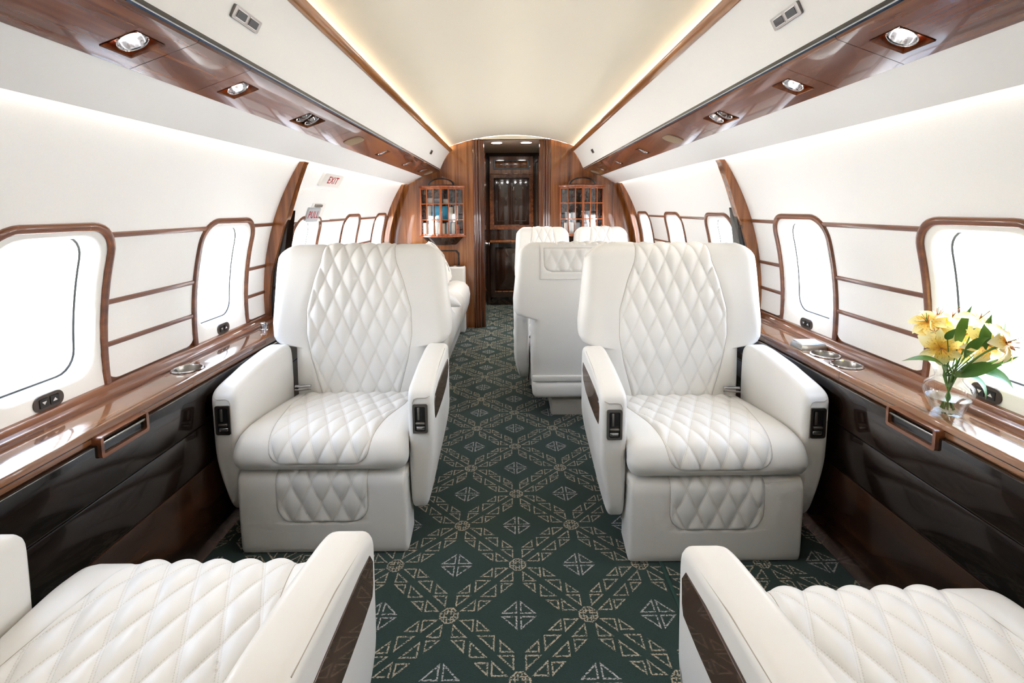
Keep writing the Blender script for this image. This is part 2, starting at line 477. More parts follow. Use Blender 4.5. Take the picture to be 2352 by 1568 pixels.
for sg, sname in ((-1,'left'),(1,'right')):
    S = Side(sg)
    # upper wall
    ys = sorted(set([YR,YB]+[round(w+o,4) for w in WINY for o in [x*0.0125-0.2 for x in range(33)] if YR < w+o < YB]))
    V=[]; Fc=[]; R_=12
    for y in ys:
        s0 = min((abs(y-w) for w in WINY)); t0 = tlow(s0)
        for k in range(R_+1): V.append(S.P(y, t0+(1.470-t0)*k/R_))
    for i in range(len(ys)-1):
        for k in range(R_): Fc.append((i*(R_+1)+k, i*(R_+1)+k+1, (i+1)*(R_+1)+k+1, (i+1)*(R_+1)+k))
    wall = struct(mk('wall_'+sname, V, Fc, 'cream_wall'), 'cream curved upper side wall above the windows on the %s'%sname)
    # bays between windows
    edges = [YR]+[e for w in WINY for e in (w-0.187, w+0.187)]+[YB]
    for bi in range(0, len(edges), 2):
        y0, y1 = edges[bi], edges[bi+1]
        if y1-y0 < 0.02: continue
        def panel(t0, t1, rb=0.0):
            n = 10; rows = []
            for k in range(n+1):
                t = t0+(t1-t0)*k/n
                rows.append(t)
            rows = sorted(set(rows+[t0+rb*(1-math.cos(PI/2*j/6)) for j in range(7)])) if rb else rows
            V=[]; Fc=[]
            for t in rows:
                ins = rb-math.sqrt(max(0,rb*rb-(rb-min(t-t0,rb))**2)) if rb else 0
                for y, d in ((y0+ins,0.004),(y0+ins,-0.001),(y1-ins,-0.001),(y1-ins,0.004)): V.append(S.P(y, t, d))
            for i in range(len(rows)-1):
                for k in range(3): Fc.append((i*4+k,i*4+k+1,(i+1)*4+k+1,(i+1)*4+k))
            return mk('panel', V, Fc, 'cream_wall', wall)
        panel(0.908, 1.112); panel(0.777, 0.908)
        panel(0.666, 0.777, 0.05)
        # wood backing behind the panels, visible at the rounded feet
        V=[]; Fc=[]
        for k in range(9):
            t = 0.60+(0.80-0.60)*k/8
            V += [S.P(y0-0.004,t,0.003), S.P(y1+0.004,t,0.003)]
        for k in range(8): Fc.append((2*k,2*k+1,2*k+3,2*k+2))
        mk('panel_base', V, Fc, 'wood_trim', wall)
        for t, pr in ((1.112, THIN),(0.908, THIN),(0.777, THIN)):
            ex = 0.024 if t > 1 else 0.002
            ya, yb = (y0-ex if bi else y0), (y1+ex if bi+2 < len(edges) else y1)
            sweep_path(S, 0, [(ya+(yb-ya)*k/4, t) for k in range(5)], pr, 'rail', 'wood_trim', wall)
    # windows
    for wi, w in enumerate(WINY):
        win_n += 1
        we = empty('window_%d'%win_n, (sg*1.25, w, 0.9)); struct(we, 'white framed cabin window with rounded corners, %s side'%sname)
        inv = Matrix.Translation((-sg*1.25, -w, -0.9))
        def put(o):
            o.data.transform(inv); o.parent = we; return o
        loops = [(rloop(.183,.60,1.135,.082,.002),0.001),(rloop(.160,.700,1.116,.072,.070),-0.001),(rloop(.151,.708,1.108,.068,.066),0.004),
                 (rloop(.146,.713,1.103,.066,.064),0.014),(rloop(.142,.717,1.099,.064,.062),0.045)]
        V=[]; Fc=[]; n=len(loops[0][0])
        for lp, d in loops:
            for (a,t) in lp: V.append(S.P(w+a,t,d))
        for k in range(len(loops)-1):
            for i in range(n):
                j=(i+1)%n; Fc.append((k*n+i,k*n+j,(k+1)*n+j,(k+1)*n+i))
        put(mk('window_frame', V, Fc, 'win_white'))
        def ring(nm, ls, mat):
            V=[]; Fc=[]
            for lp, d in ls:
                for (a,t) in lp: V.append(S.P(w+a,t,d))
            for k in range(len(ls)-1):
                for i in range(n):
                    j=(i+1)%n; Fc.append((k*n+i,k*n+j,(k+1)*n+j,(k+1)*n+i))
            return put(mk(nm, V, Fc, mat))
        ring('gasket', [(rloop(.1425,.7165,1.0995,.064,.062),0.045),(rloop(.1375,.7215,1.0945,.061,.059),0.048)], 'gasket')
        ring('shade_frame', [(rloop(.1375,.7215,1.0945,.061,.059),0.048),(rloop(.137,.722,1.094,.060,.058),0.075),(rloop(.125,.734,1.082,.055,.05),0.078),(rloop(.123,.736,1.080,.055,.05),0.105)], 'win_white')
        # pane
        lp = rloop(.124,.735,1.081,.055,.05); ctr=[S.P(w,0.908,0.098)]
        put(mk('pane', [S.P(w+a,t,0.098) for a,t in lp]+ctr, [(i,(i+1)%n,n) for i in range(n)], 'pane_glass'))
        if w < 0.9:      # unseen drawn shades, added to block daylight from the near seats
            put(mk('added_shade', [S.P(w+a,t,0.070) for a,t in lp]+[S.P(w,0.908,0.070)], [(i,(i+1)%n,n) for i in range(n)], 'bin_white'))
        # wooden arch
        a = sweep_path(S, w, arch_pts(.187,.625,1.139,.085), HALF, 'arch_trim', 'wood_trim', None); put(a)
        # shade switch
        zs = 0.681; sw = w+0.02*0
        V=[]; Fc=[]
        lp = rrect(-.043,.043,-.021,.021,.0205,6); m=len(lp)
        for d in (0.002,-0.004): V += [S.P(sw+a_, zs+t_, d) for a_,t_ in lp]
        Fc = [tuple(range(m,2*m))]+[(i,(i+1)%m,m+(i+1)%m,m+i) for i in range(m)]
        sp = put(mk('shade_switch', V, Fc, 'button_brown'))
        for kx in (-1,1):
            q = rrect(kx*.015-.0125,kx*.015+.0125,-.012,.012,.002,2); m=len(q); V=[]
            for d in (-0.003,-0.0062): V += [S.P(sw+a_, zs+t_, d) for a_,t_ in q]
            o = mk('button', V, [tuple(range(m,2*m))]+[(i,(i+1)%m,m+(i+1)%m,m+i) for i in range(m)], 'black_plastic'); o.data.transform(inv); o.parent=sp
            up_ = 1 if kx*sg < 0 else -1
            tri = [(kx*.015-.0065,-up_*.004),(kx*.015+.0065,-up_*.004),(kx*.015,up_*.0045)]
            V=[]
            for d in (-0.006,-0.0067): V += [S.P(sw+a_, zs+t_, d) for a_,t_ in tri]
            o = mk('arrow', V, [(3,4,5),(0,1,4,3),(1,2,5,4),(2,0,3,5)], 'print_white', smooth=False); o.data.transform(inv); o.parent=sp
        # portal so the daylight through this window is sampled well
        if w < 0.9: continue
        la = bpy.data.lights.new('window_portal','AREA'); la.shape='RECTANGLE'; la.size=0.30; la.size_y=0.40
        la.cycles.is_portal = True
        lo = bpy.data.objects.new('window_portal', la); COL.objects.link(lo)
        lo.location = S.P(w,0.908,0.125); lo.rotation_euler = (0, -sg*PI/2*-1 if False else sg*PI/2, 0)

# ------------------------------------------------------------------ overhead
def yplane(pa, pb, u, lift=0.0):
    x = pa[0]+(pb[0]-pa[0])*u; z = pa[1]+(pb[1]-pa[1])*u
    return x, z
for sg, sname in ((-1,'left'),(1,'right')):
    ov = empty('overhead_bin', (sg*0.75, 2.0, 1.6)); tag(ov, 'long white overhead panel with glossy wood strip, %s side of cabin'%sname, 'overhead panel')
    ov_inv = Matrix.Translation((-sg*0.75,-2.0,-1.6))
    def put(o):
        o.data.transform(ov_inv); o.parent = ov; return o
    m = lambda pts: [(sg*x, z) for x, z in pts]
    # face of the bin, gently convex
    fp = [(0.595,1.729),(0.612,1.712),(0.632,1.684),(0.652,1.650),(0.670,1.614),(0.685,1.580),(0.6955,1.5555)]
    put(extrude('bin_face', m(fp), YR, YB-0.005, 'bin_white'))
    put(extrude('bin_top', m([(0.595,1.729),(0.62,1.725),(0.87,1.712)]), YR, YB-0.005, 'bin_white'))
    put(extrude('gold_moulding', m([(0.596,1.725),(0.588,1.727),(0.578,1.734),(0.571,1.744),(0.571,1.750),(0.577,1.754),(0.590,1.750),(0.600,1.742),(0.603,1.732)]), YR, YB-0.005, 'wood_honey', closed=True, ang=50))
    put(extrude('light_strip', m([(0.735,1.720),(0.755,1.720),(0.755,1.727),(0.735,1.727)]), YR+0.02, YB-0.03, 'lamp_warm', closed=True))
    # soffit below
    put(extrude('soffit_panel', m([(0.863,1.494),(0.93,1.464),(0.996,1.424),(1.004,1.419),(1.008,1.420),(1.009,1.426),(0.990,1.440),(0.985,1.458),(1.06,1.475)]), YR, YB-0.005, 'bin_white'))
    put(extrude('strip_backing', m([(0.700,1.556),(0.862,1.499),(0.864,1.496)]), YR, YB-0.005, 'inlay_black')) if False else None
    put(extrude('wash_light', m([(0.990,1.447),(1.006,1.447),(1.006,1.452),(0.990,1.452)]), YR+0.02, YB-0.06, 'lamp_wash', closed=True))
    # wood strip panels with square downlight openings
    A, B = (0.700,1.552), (0.863,1.494)
    joints = [YR, 0.30, 1.117, 1.333, 2.11, 2.262, 3.12, 3.40, YB-0.006]
    lights_at = [0.55, 1.037, 1.425, 1.905, 3.0, 3.70, 4.34]
    holes = {}
    for y in lights_at: holes[y] = 0.078 if abs(y-1.905) < 0.01 else 0.041
    ov_panels = []
    def SP(u, y, lift=0.0):
        # lift downward (towards the cabin)
        x = A[0]+(B[0]-A[0])*u; z = A[1]+(B[1]-A[1])*u
        L_ = math.hypot(B[0]-A[0], B[1]-A[1]); nx, nz = (B[1]-A[1])/L_, -(B[0]-A[0])/L_
        return (sg*(x+nx*lift), y, z+nz*lift)
    U0, U1 = 0.30, 0.76          # hole extents across the strip
    for i in range(len(joints)-1):
        y0, y1 = joints[i]+0.001, joints[i+1]-0.001
        hs = sorted(y for y in lights_at if y0 < y < y1)
        cuts = [y0]; hole_rng = []
        for h in hs: cuts += [h-holes[h], h+holes[h]]; hole_rng.append((h-holes[h], h+holes[h]))
        cuts.append(y1)
        us = [0.0, 0.03, 0.16, U0, (U0+U1)/2, U1, 0.97, 1.0]
        lift = [0.0, 0.004, 0.004, 0.004, 0.004, 0.004, 0.004, 0.0]
        V=[]; Fc=[]; nu=len(us)
        for y in cuts:
            for u_, l_ in zip(us, lift): V.append(SP(u_, y, l_))
        for a in range(len(cuts)-1):
            inh = any(abs(cuts[a]-h0)<1e-6 for h0,h1 in hole_rng)
            for k in range(nu-1):
                if inh and 3 <= k <= 4: continue
                Fc.append((a*nu+k,a*nu+k+1,(a+1)*nu+k+1,(a+1)*nu+k))
        for y in (0, len(cuts)-1):
            pass
        # end lips
        b0=len(V)
        for y in (y0,y1):
            for u_ in (0.0,1.0): V.append(SP(u_, y, -0.006))
        put(mk('wood_panel', V, Fc, 'wood_y', ang=25))
    # dark joint backing
    bk = []
    for y in joints[1:-1]:
        put(mk('joint_gap', [SP(0.0,y-0.004,-0.001),SP(1.0,y-0.004,-0.001),SP(1.0,y+0.004,-0.001),SP(0.0,y+0.004,-0.001)], [(0,1,2,3)], 'inlay_black', smooth=False))
    # roof box above the strip keeps the light out
    put(extrude('strip_cover', m([(0.69,1.556),(0.70,1.66),(0.90,1.62),(0.95,1.46)]), YR, YB-0.005, 'inlay_black'))
    # downlights
    order = ['','nearest','second','third','fourth','fifth','farthest']
    for li, y in enumerate(lights_at):
        hy = holes[y]; twin = hy > 0.05
        c = Vector(SP((U0+U1)/2, y, 0.0))
        dl = empty('downlight', c)
        inv = Matrix.Translation(-c)
        def pl(o, par=None):
            o.data.transform(inv); o.parent = par or dl; return o
        nm = ('recessed downlight above the camera in the %s wooden strip'%sname if li==0 else
              'recessed square %sdownlight, %s of six in the %s overhead wood strip'%('twin ' if twin else '', order[li], sname))
        tag(dl, nm, 'downlight', 'recessed downlights in the overhead strips')
        # well: square funnel
        V=[]; Fc=[]
        for (u0,u1,hh,l_) in ((U0,U1,hy,0.0055),(U0+.012,U1-.012,hy-.002,0.004),(U0+.03,U1-.03,hy-.005,-0.004),(U0+.05,U1-.05,hy-.008,-0.032)):
            V += [SP(u0,y-hh,l_),SP(u1,y-hh,l_),SP(u1,y+hh,l_),SP(u0,y+hh,l_)]
        for k in range(3):
            for i in range(4):
                j=(i+1)%4; Fc.append((k*4+i,k*4+j,(k+1)*4+j,(k+1)*4+i))
        Fc.append((12,13,14,15))
        pl(mk('light_well', V, Fc, 'wood_y', ang=20))
        # reflector bowl(s) and bulb
        L_ = math.hypot(B[0]-A[0], B[1]-A[1]); nx, nz = sg*(B[1]-A[1])/L_, -(B[0]-A[0])/L_
        nrm = Vector((nx,0,nz))
        offs = (-0.037,0.037) if twin else (0.0,)
        for oi, oy in enumerate(offs):
            cc = Vector(SP((U0+U1)/2, y+oy, -0.012))
            tiltv = (nrm+Vector((-sg*0.25,0,0))).normalized()
            Mx = Vector((0,0,1)).rotation_difference(tiltv).to_matrix()
            r = 0.029
            pl(lathe('reflector', [(r,0.012),(r+0.0015,0.010),(r-0.002,0.008),(r*0.86,-0.002),(r*0.66,-0.012)], cc, 'chrome', n=24, M=Mx))
            lit = (not twin) or (sg>0 and oi==1) if li<4 else (oi==0)
            if twin and sg<0: lit = False
            pl(lathe('bulb', [(r*0.68,-0.011),(r*0.66,-0.007),(r*0.4,-0.005),(0.0001,-0.004)], cc, 'lamp_white' if lit else 'nickel', n=20, M=Mx))
            if lit:
                la = bpy.data.lights.new('spot','SPOT'); la.energy = DOWNLIGHT_POWER*0.35; la.spot_size = math.radians(95); la.spot_blend=0.6; la.shadow_soft_size=0.02; la.color=(1,0.93,0.82)
                lo = bpy.data.objects.new('lamp_light', la); COL.objects.link(lo); lo.parent = dl
                lo.location = cc+tiltv*0.016-c; lo.rotation_euler = tiltv.to_track_quat('-Z','Y').to_euler()
    # oval speaker covers
    for y, hh in ((2.455,0.066),(4.66,0.05)):
        c = Vector(SP(0.53, y, 0)); V=[]; Fc=[]
        lp = rrect(-.25,.25,-hh,hh,0.04,6)
        # round in metric: use rounded rect in (u*len, y)
        Ls = math.hypot(B[0]-A[0], B[1]-A[1])
        lp = rrect(-.043,.043,-hh,hh,0.036,6); n_=len(lp)
        for sc_, l_ in ((1.0,0.003),(1.0,0.007),(0.93,0.0085)):
            V += [SP(0.53+p_[0]*sc_/Ls, y+p_[1]*sc_, l_) for p_ in lp]
        Fc = [(k*n_+i,k*n_+(i+1)%n_,(k+1)*n_+(i+1)%n_,(k+1)*n_+i) for k in range(2) for i in range(n_)]+[tuple(range(2*n_,3*n_))]
        o = mk('speaker_cover', V, Fc, 'speaker_cloth', ang=50); o.data.transform(Matrix.Translation(-c)); o.location = c
        tag(o, 'oval beige cover in the %s overhead wood strip, %s one'%(sname, 'nearer' if y<3 else 'far'), 'cover', 'oval covers in the wood strips')
    # chrome two-button plates on the bin face
    def BP(v, y, lift):  # v 0..1 along face between (0.62,1.70) and (0.69,1.57)
        pa, pb = (0.632,1.684), (0.670,1.614)
        x = pa[0]+(pb[0]-pa[0])*v; z = pa[1]+(pb[1]-pa[1])*v
        L_=math.hypot(pb[0]-pa[0],pb[1]-pa[1]); nx, nz=(pb[1]-pa[1])/L_, -(pb[0]-pa[0])/L_
        return (sg*(x+nx*lift), y, z+nz*lift)
    Lf = math.hypot(.038,.07)
    for yc, hw, hv, nb in ((1.235,0.058,0.0155,2),(4.03,0.03,0.017,1)):
        c = Vector(BP(0.62,yc,0))
        pe = empty('switch_plate', c); tag(pe, 'chrome %s switch plate on the %s white overhead panel'%('two button' if nb==2 else 'small single', sname), 'switch')
        def pz(lp, l0, l1, nm, mat, par):
            n_=len(lp); V=[]
            for l_ in (l0,l1): V += [BP(0.62+p_[1]/Lf, yc+p_[0], l_) for p_ in lp]
            o = mk(nm, V, [tuple(range(n_,2*n_))]+[(i,(i+1)%n_,n_+(i+1)%n_,n_+i) for i in range(n_)], mat)
            o.data.transform(Matrix.Translation(-c)); o.parent = par; return o
        pz(rrect(-hw,hw,-hv,hv,.004,3), -0.002, 0.0055, 'bezel', 'dark_metal', pe)
        for k in range(nb):
            cx_ = (k-(nb-1)/2)*0.052; bw = 0.021
            b_ = pz(rrect(cx_-bw,cx_+bw,-hv*.68,hv*.68,.003,3), 0.005, 0.0062, 'button_rim', 'nickel', pe)
            pz(rrect(cx_-bw*.90,cx_+bw*.90,-hv*.58,hv*.58,.002,3), 0.006, 0.0072, 'button', 'black_plastic', b_)

# ------------------------------------------------------------------ side ledges and lower panels
for sg, sname in ((-1,'left'),(1,'right')):
    lw = empty('baseboard_'+sname, (sg*1.07, 2.0, 0)); struct(lw, 'dark glossy lower wall panels on the %s side'%sname)
    inv = Matrix.Translation((-sg*1.07,-2.0,0))
    def put(o):
        o.data.transform(inv); o.parent = lw; return o
    for i, (z0,z1) in enumerate(((0.0,0.309),(0.313,0.456),(0.460,0.592))):
        yj = [YR,1.5,YB-0.005] if i==2 else [YR,YB-0.005]
        yj = [YR,YB-0.005]
        for a in range(len(yj)-1):
            put(box('lower_panel', sg*1.066, sg*1.09, yj[a]+0.0015, yj[a+1]-0.0015, z0, z1, 'wood_dark' if i==0 else 'wood_black', bev=0.003, seg=2))
    for z in (0.311,0.458):
        put(box('groove', sg*1.070, sg*1.088, YR, YB-0.005, z-0.003, z+0.003, 'inlay_black'))
    le = empty('side_ledge', (sg*1.15, 1.8, LEDGE)); tag(le, 'long glossy walnut side ledge under the %s windows'%sname, 'ledge')
    inv2 = Matrix.Translation((-sg*1.15,-1.8,-LEDGE))
    def putl(o):
        o.data.transform(inv2); o.parent = le; return o
    m = lambda pts: [(sg*x, z) for x, z in pts]
    segs = [(YR,0.75),(0.75,1.59),(1.59,2.075),(2.075,2.40),(2.40,3.6),(3.6,YB-0.006)]
    cups = [(1.149,1.668)] if sg<0 else [(1.148,1.655),(1.148,1.772)]
    for a,b in segs:
        if abs(a-1.59) < 0.01:
            cells = [(1.59,1.746,1.668)] if sg<0 else [(1.59,1.7135,1.655),(1.7135,1.832,1.772)]
            yend = cells[-1][1]
            nose = [(1.096,LEDGE),(1.088,LEDGE),(1.083,LEDGE-0.0015),(1.080,LEDGE-0.006),(1.080,LEDGE-0.034),(1.083,LEDGE-0.038),(1.096,LEDGE-0.038)]
            putl(extrude('ledge_nosing', m(nose), a+0.0008, yend, 'wood_ledge', closed=True))
            for (ya,yb,yc) in cells:
                xc, r = 1.148, 0.0475; n_=40; ring_=[]; sq=[]
                for k in range(n_):
                    an=2*PI*(k+0.5)/n_; cx_,cy_=math.cos(an),math.sin(an)
                    ring_.append((xc+r*cx_, yc+r*cy_))
                    tx = ((1.203 if cx_>0 else 1.096)-xc)/cx_ if abs(cx_)>1e-6 else 1e9
                    ty = ((yb if cy_>0 else ya)-yc)/cy_ if abs(cy_)>1e-6 else 1e9
                    t_=min(tx,ty); sq.append((xc+t_*cx_, yc+t_*cy_))
                for (qx,qy) in ((1.096,ya),(1.203,ya),(1.203,yb),(1.096,yb)):
                    j=min(range(n_), key=lambda k:(sq[k][0]-qx)**2+(sq[k][1]-qy)**2); sq[j]=(qx,qy)
                V=[(sg*x,y,LEDGE) for x,y in ring_]+[(sg*x,y,LEDGE) for x,y in sq]
                putl(mk('ledge_panel', V, [(k,(k+1)%n_,n_+(k+1)%n_,n_+k) for k in range(n_)], 'wood_ledge'))
            a = yend
        prof = [(1.203,LEDGE),(1.088,LEDGE),(1.083,LEDGE-0.0015),(1.080,LEDGE-0.006),(1.080,LEDGE-0.034),(1.083,LEDGE-0.038),(1.203,LEDGE-0.038)]
        putl(extrude('ledge_panel', m(prof), a+0.0008, b-0.0008, 'wood_ledge', closed=True))
    putl(box('groove_line', sg*1.0795, sg*1.082, 0.75, 1.588, LEDGE-0.021, LEDGE-0.019, 'inlay_black'))
    putl(box('groove_line', sg*1.0795, sg*1.082, 1.60, 2.07, LEDGE-0.021, LEDGE-0.019, 'inlay_black')) if sg<0 else None
    # coved back moulding up to the wall
    cove = [(1.200,LEDGE-0.002),(1.201,LEDGE+0.004)]+[(1.201+0.010*(1-math.cos(PI/2*k/4)), LEDGE+0.004+0.010*math.sin(PI/2*k/4)) for k in range(1,5)]+[(1.221,LEDGE+0.017),(1.226,LEDGE+0.025),(1.231,LEDGE+0.030),(1.237,LEDGE+0.031),(1.30,LEDGE+0.031),(1.30,LEDGE-0.038),(1.203,LEDGE-0.038)]
    putl(extrude('back_moulding', m(cove), YR, YB-0.006, 'wood_trim', closed=True, ang=40))
    # table handle recess: wooden frame with a metal bar
    y0, y1 = 1.188, 1.352; z0, z1 = 0.556, 0.612
    th = empty('table_latch', (sg*1.08, 1.27, 0.585)); tag(th, 'wood framed table latch with metal bar under the %s ledge'%sname, 'latch')
    inv3 = Matrix.Translation((-sg*1.08,-1.27,-0.585))
    o = frame('latch_frame', rrect(y0,y1,z0,z1,.008,3), rrect(y0+.009,y1-.009,z0+.010,z1-.002,.004,3), 0, sg*1.056, sg*1.088, 'wood_trim'); o.data.transform(inv3); o.parent=th
    o = box('latch_back', sg*1.080, sg*1.088, y0+.006,y1-.006,z0+.006,z1-.001,'wood_trim'); o.data.transform(inv3); o.parent=th
    o = box('latch_bar', sg*1.058, sg*1.066, y0+.008,y1-.008,z0+.034,z0+.041,'nickel', bev=0.002); o.data.transform(inv3); o.parent=th
    # cup holders let into the ledge
    for ci,(cx_,cy_) in enumerate(cups):
        r=0.047
        o = lathe('cup_holder', [(r-0.002,0.0),(r+0.004,0.0),(r+0.005,0.002),(r+0.002,0.0045),(r-0.003,0.0045),(r-0.004,0.002)], (0,0,0), 'chrome', n=40)
        o.location=(sg*cx_,cy_,LEDGE)
        lab = ('round chrome cup holder in the left wooden ledge' if sg<0 else ('chrome cup holder in right ledge, closer to the vase' if ci==0 else 'chrome cup holder in right ledge, next to the control unit'))
        tag(o, lab, 'cup holder')
        lathe('cup', [(r-0.003,0.003),(r-0.0045,0.0),(r-0.005,-0.066),(r-0.010,-0.072),(0.0001,-0.073)], (0,0,0), 'nickel', o, n=40)

# ------------------------------------------------------------------ wooden ribs (divider frames) on the walls
def rib(sg, yf, dep, inner, name, label, mat='wood_z', dark=None):
    """crescent plate on the wall: outer edge follows wall, inner edge given as (z, x)"""
    zs = [0.633,0.66,0.70,0.75,0.87,0.96,1.02,1.08,1.15,1.20,1.26,1.30,1.34,1.37,1.40,1.414]
    xi = np.interp(zs, [p[0] for p in inner], [p[1] for p in inner])
    n=len(zs); V=[]; Fc=[]
    for y in (yf, yf+dep):
        for z,x in zip(zs,xi):
            xo = max(x+0.001, (wallx(z) if z>0.62 else 1.25)+0.012)
            V += [(sg*x,y,z),(sg*xo,y,z)]
    for i in range(n-1):
        a=2*i; Fc.append((a,a+1,a+3,a+2)); b=2*n+2*i; Fc.append((b,b+1,b+3,b+2))
        Fc.append((a,a+2,b+2,b)); Fc.append((a+1,a+3,b+3,b+1))
    Fc.append((0,1,2*n+1,2*n)); Fc.append((2*n-2,2*n-1,4*n-1,4*n-2))
    c=(sg*1.15,yf,0)
    e=empty(name,c); o=mk('rib_plate',V,Fc,mat,ang=30); o.data.transform(Matrix.Translation((-c[0],-c[1],-c[2]))); o.parent=e
    tag(e,label,'divider')
    return e, c
inner_div = [(0.0,1.20),(0.64,1.225),(0.75,1.222),(0.87,1.205),(0.96,1.175),(1.08,1.140),(1.15,1.112),(1.20,1.096),(1.30,1.062),(1.40,1.022),(1.414,1.013)]
for sg, sname in ((-1,'left'),(1,'right')):
    e,c = rib(sg, 2.412 if sg<0 else 2.44, 0.05, inner_div, 'divider_rib', 'curved walnut divider rib rising up the %s wall behind the armchair'%sname)
    yf = c[1]+0.05
    # dark pocket panel behind the rib
    prof = [(0.633,1.164),(0.85,1.155),(1.0,1.138),(1.10,1.124),(1.178,1.112)]
    V=[];Fc=[]
    for y in (yf-0.03,yf+0.045):
        for z,x in prof: V += [(sg*x,y,z),(sg*(x+0.075),y,z)]
    n=len(prof)
    for i in range(n-1):
        a=2*i;b=2*n+2*i; Fc += [(a,a+1,a+3,a+2),(b,b+1,b+3,b+2),(a,a+2,b+2,b),(a+1,a+3,b+3,b+1)]
    Fc += [(0,1,2*n+1,2*n),(2*n-2,2*n-1,4*n-1,4*n-2)]
    o=mk('pocket_panel',V,Fc,'wood_black',ang=30); o.data.transform(Matrix.Translation((-c[0],-c[1],-c[2]))); o.parent=e
    e,c = rib(sg, 4.66, 0.05, [(0.0,1.16),(0.75,1.20),(0.96,1.165),(1.15,1.115),(1.30,1.06),(1.40,1.02),(1.414,1.013)], 'wall_rib', 'curved walnut rib where the %s wall meets the front partition'%sname)

# ------------------------------------------------------------------ front partition (bulkhead)
R = (0.63**2+0.115**2)/(2*0.115); zc = 1.885-R
def cz(x): return zc+math.sqrt(R*R-x*x)
for sg, sname in ((-1,'left'),(1,'right')):
    poly = [(sg*0.375,0.0),(sg*0.375,cz(0.375))]+[(sg*x,cz(x)) for x in (0.45,0.55,0.63,0.72,0.80)]+[(sg*0.95,1.60),(sg*1.05,1.47)]+[(sg*(wallx(t)+0.02),t) for t in (1.40,1.25,1.1,0.95,0.8,0.65)]+[(sg*1.27,0.5),(sg*1.27,0.0)]
    o = prism('wall_front_'+sname, poly, 1, YB, YB+0.06, 'wood_z'); struct(o, 'glossy walnut front partition, %s of the doorway'%sname)
    # jamb mouldings
    for k,(x,r,dy) in enumerate(((0.366,0.012,0.0),(0.344,0.016,0.006),(0.318,0.013,0.014))):
        pr=[(sg*x+r*math.cos(a), YB+dy+r*math.sin(a)) for a in [2*PI*j/12 for j in range(12)]]
        t=prism('jamb_moulding', pr, 2, 0.0, cz(x)-0.004, 'wood_jamb', o, ang=50)
    box('jamb', sg*0.27, sg*0.375, YB+0.01, YB+0.10, 0, 1.846, 'wood_jamb', o, bev=0.004)
    # black inlay frame low on the partition
    def oct_(x0,x1,z0,z1,c): return [(x0+c,z0),(x1-c,z0),(x1,z0+c),(x1,z1-c),(x1-c,z1),(x0+c,z1),(x0,z1-c),(x0,z0+c)]
    xa,xb = sorted((sg*0.52,sg*0.92))
    frame('inlay_line', oct_(xa,xb,0.40,0.78,.03), oct_(xa+.014,xb-.014,0.414,0.766,.027), 1, YB-0.002, YB+0.002, 'inlay_black', o)
# lintel arch over the doorway: ceiling edge and corridor
lin = prism('trim_3', [(-0.38,1.846),(0.38,1.846)]+[(x,cz(x)-0.002) for x in (0.38,0.25,0.12,0,-0.12,-0.25,-0.38)], 1, YB+0.004, YB+0.03, 'corridor_beige'); struct(lin,'pale arched lintel over the front doorway')
pts = [(x, YB+0.002, cz(x)-0.004) for x in [-.32+.64*k/16 for k in range(17)]]
struct(tube('trim_4', pts, 0.004, 'bin_white', n=6), 'thin cream bead along the arched lintel')
# corridor beyond
for sg, sname in ((-1,'left'),(1,'right')):
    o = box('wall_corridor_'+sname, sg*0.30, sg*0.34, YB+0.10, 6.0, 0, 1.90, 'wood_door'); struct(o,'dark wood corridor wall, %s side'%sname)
    for k,(yy,) in enumerate(((5.25,),(5.55,))):
        pass
    for y0,y1 in ((4.95,5.40),(5.46,5.90)):
        for z0,z1 in ((0.12,0.78),(0.92,1.75)):
            yo=rrect(y0,y1,z0,z1,.006,2); yi=rrect(y0+.03,y1-.03,z0+.03,z1-.03,.004,2)
            frame('panel_frame', yo, yi, 0, sg*0.292, sg*0.302, 'wood_door', o)
struct(mk('ceiling_corridor', [(-0.32,YB+0.02,1.846),(0.32,YB+0.02,1.846),(0.32,6.0,1.846),(-0.32,6.0,1.846)], [(0,1,2,3)], 'corridor_beige', smooth=False))
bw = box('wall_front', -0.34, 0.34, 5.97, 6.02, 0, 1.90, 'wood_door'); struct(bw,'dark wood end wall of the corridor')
gd = empty('galley_cabinet', (0,5.96,0)); tag(gd,'dark wood corridor cabinet with twin panel doors and counter edge','cabinet')
def gp(o): o.data.transform(Matrix.Translation((0,-5.96,0))); o.parent=gd; return o
gp(box('body', -0.265,0.265,5.945,5.97,0.0,1.80,'wood_door',bev=0.003))
gp(frame('upper_frame', rrect(-.262,.262,1.60,1.80,.004,2), rrect(-.215,.215,1.645,1.765,.004,2),1,5.925,5.946,'wood_z'))
gp(box('upper_panel', -.205,.205,5.935,5.946,1.655,1.757,'wood_z',bev=0.003))
gp(frame('inlay_frame', rrect(-.214,.214,1.648,1.764,.003,2), rrect(-.196,.196,1.664,1.748,.012,2),1,5.930,5.946,'inlay_black'))
gp(box('rail', -.265,.265,5.915,5.946,1.586,1.603,'wood_z',bev=0.004))
gp(frame('door_frame', rrect(-.262,.262,0.93,1.588,.004,2), rrect(-.212,.212,0.985,1.545,.004,2),1,5.925,5.946,'wood_y'))
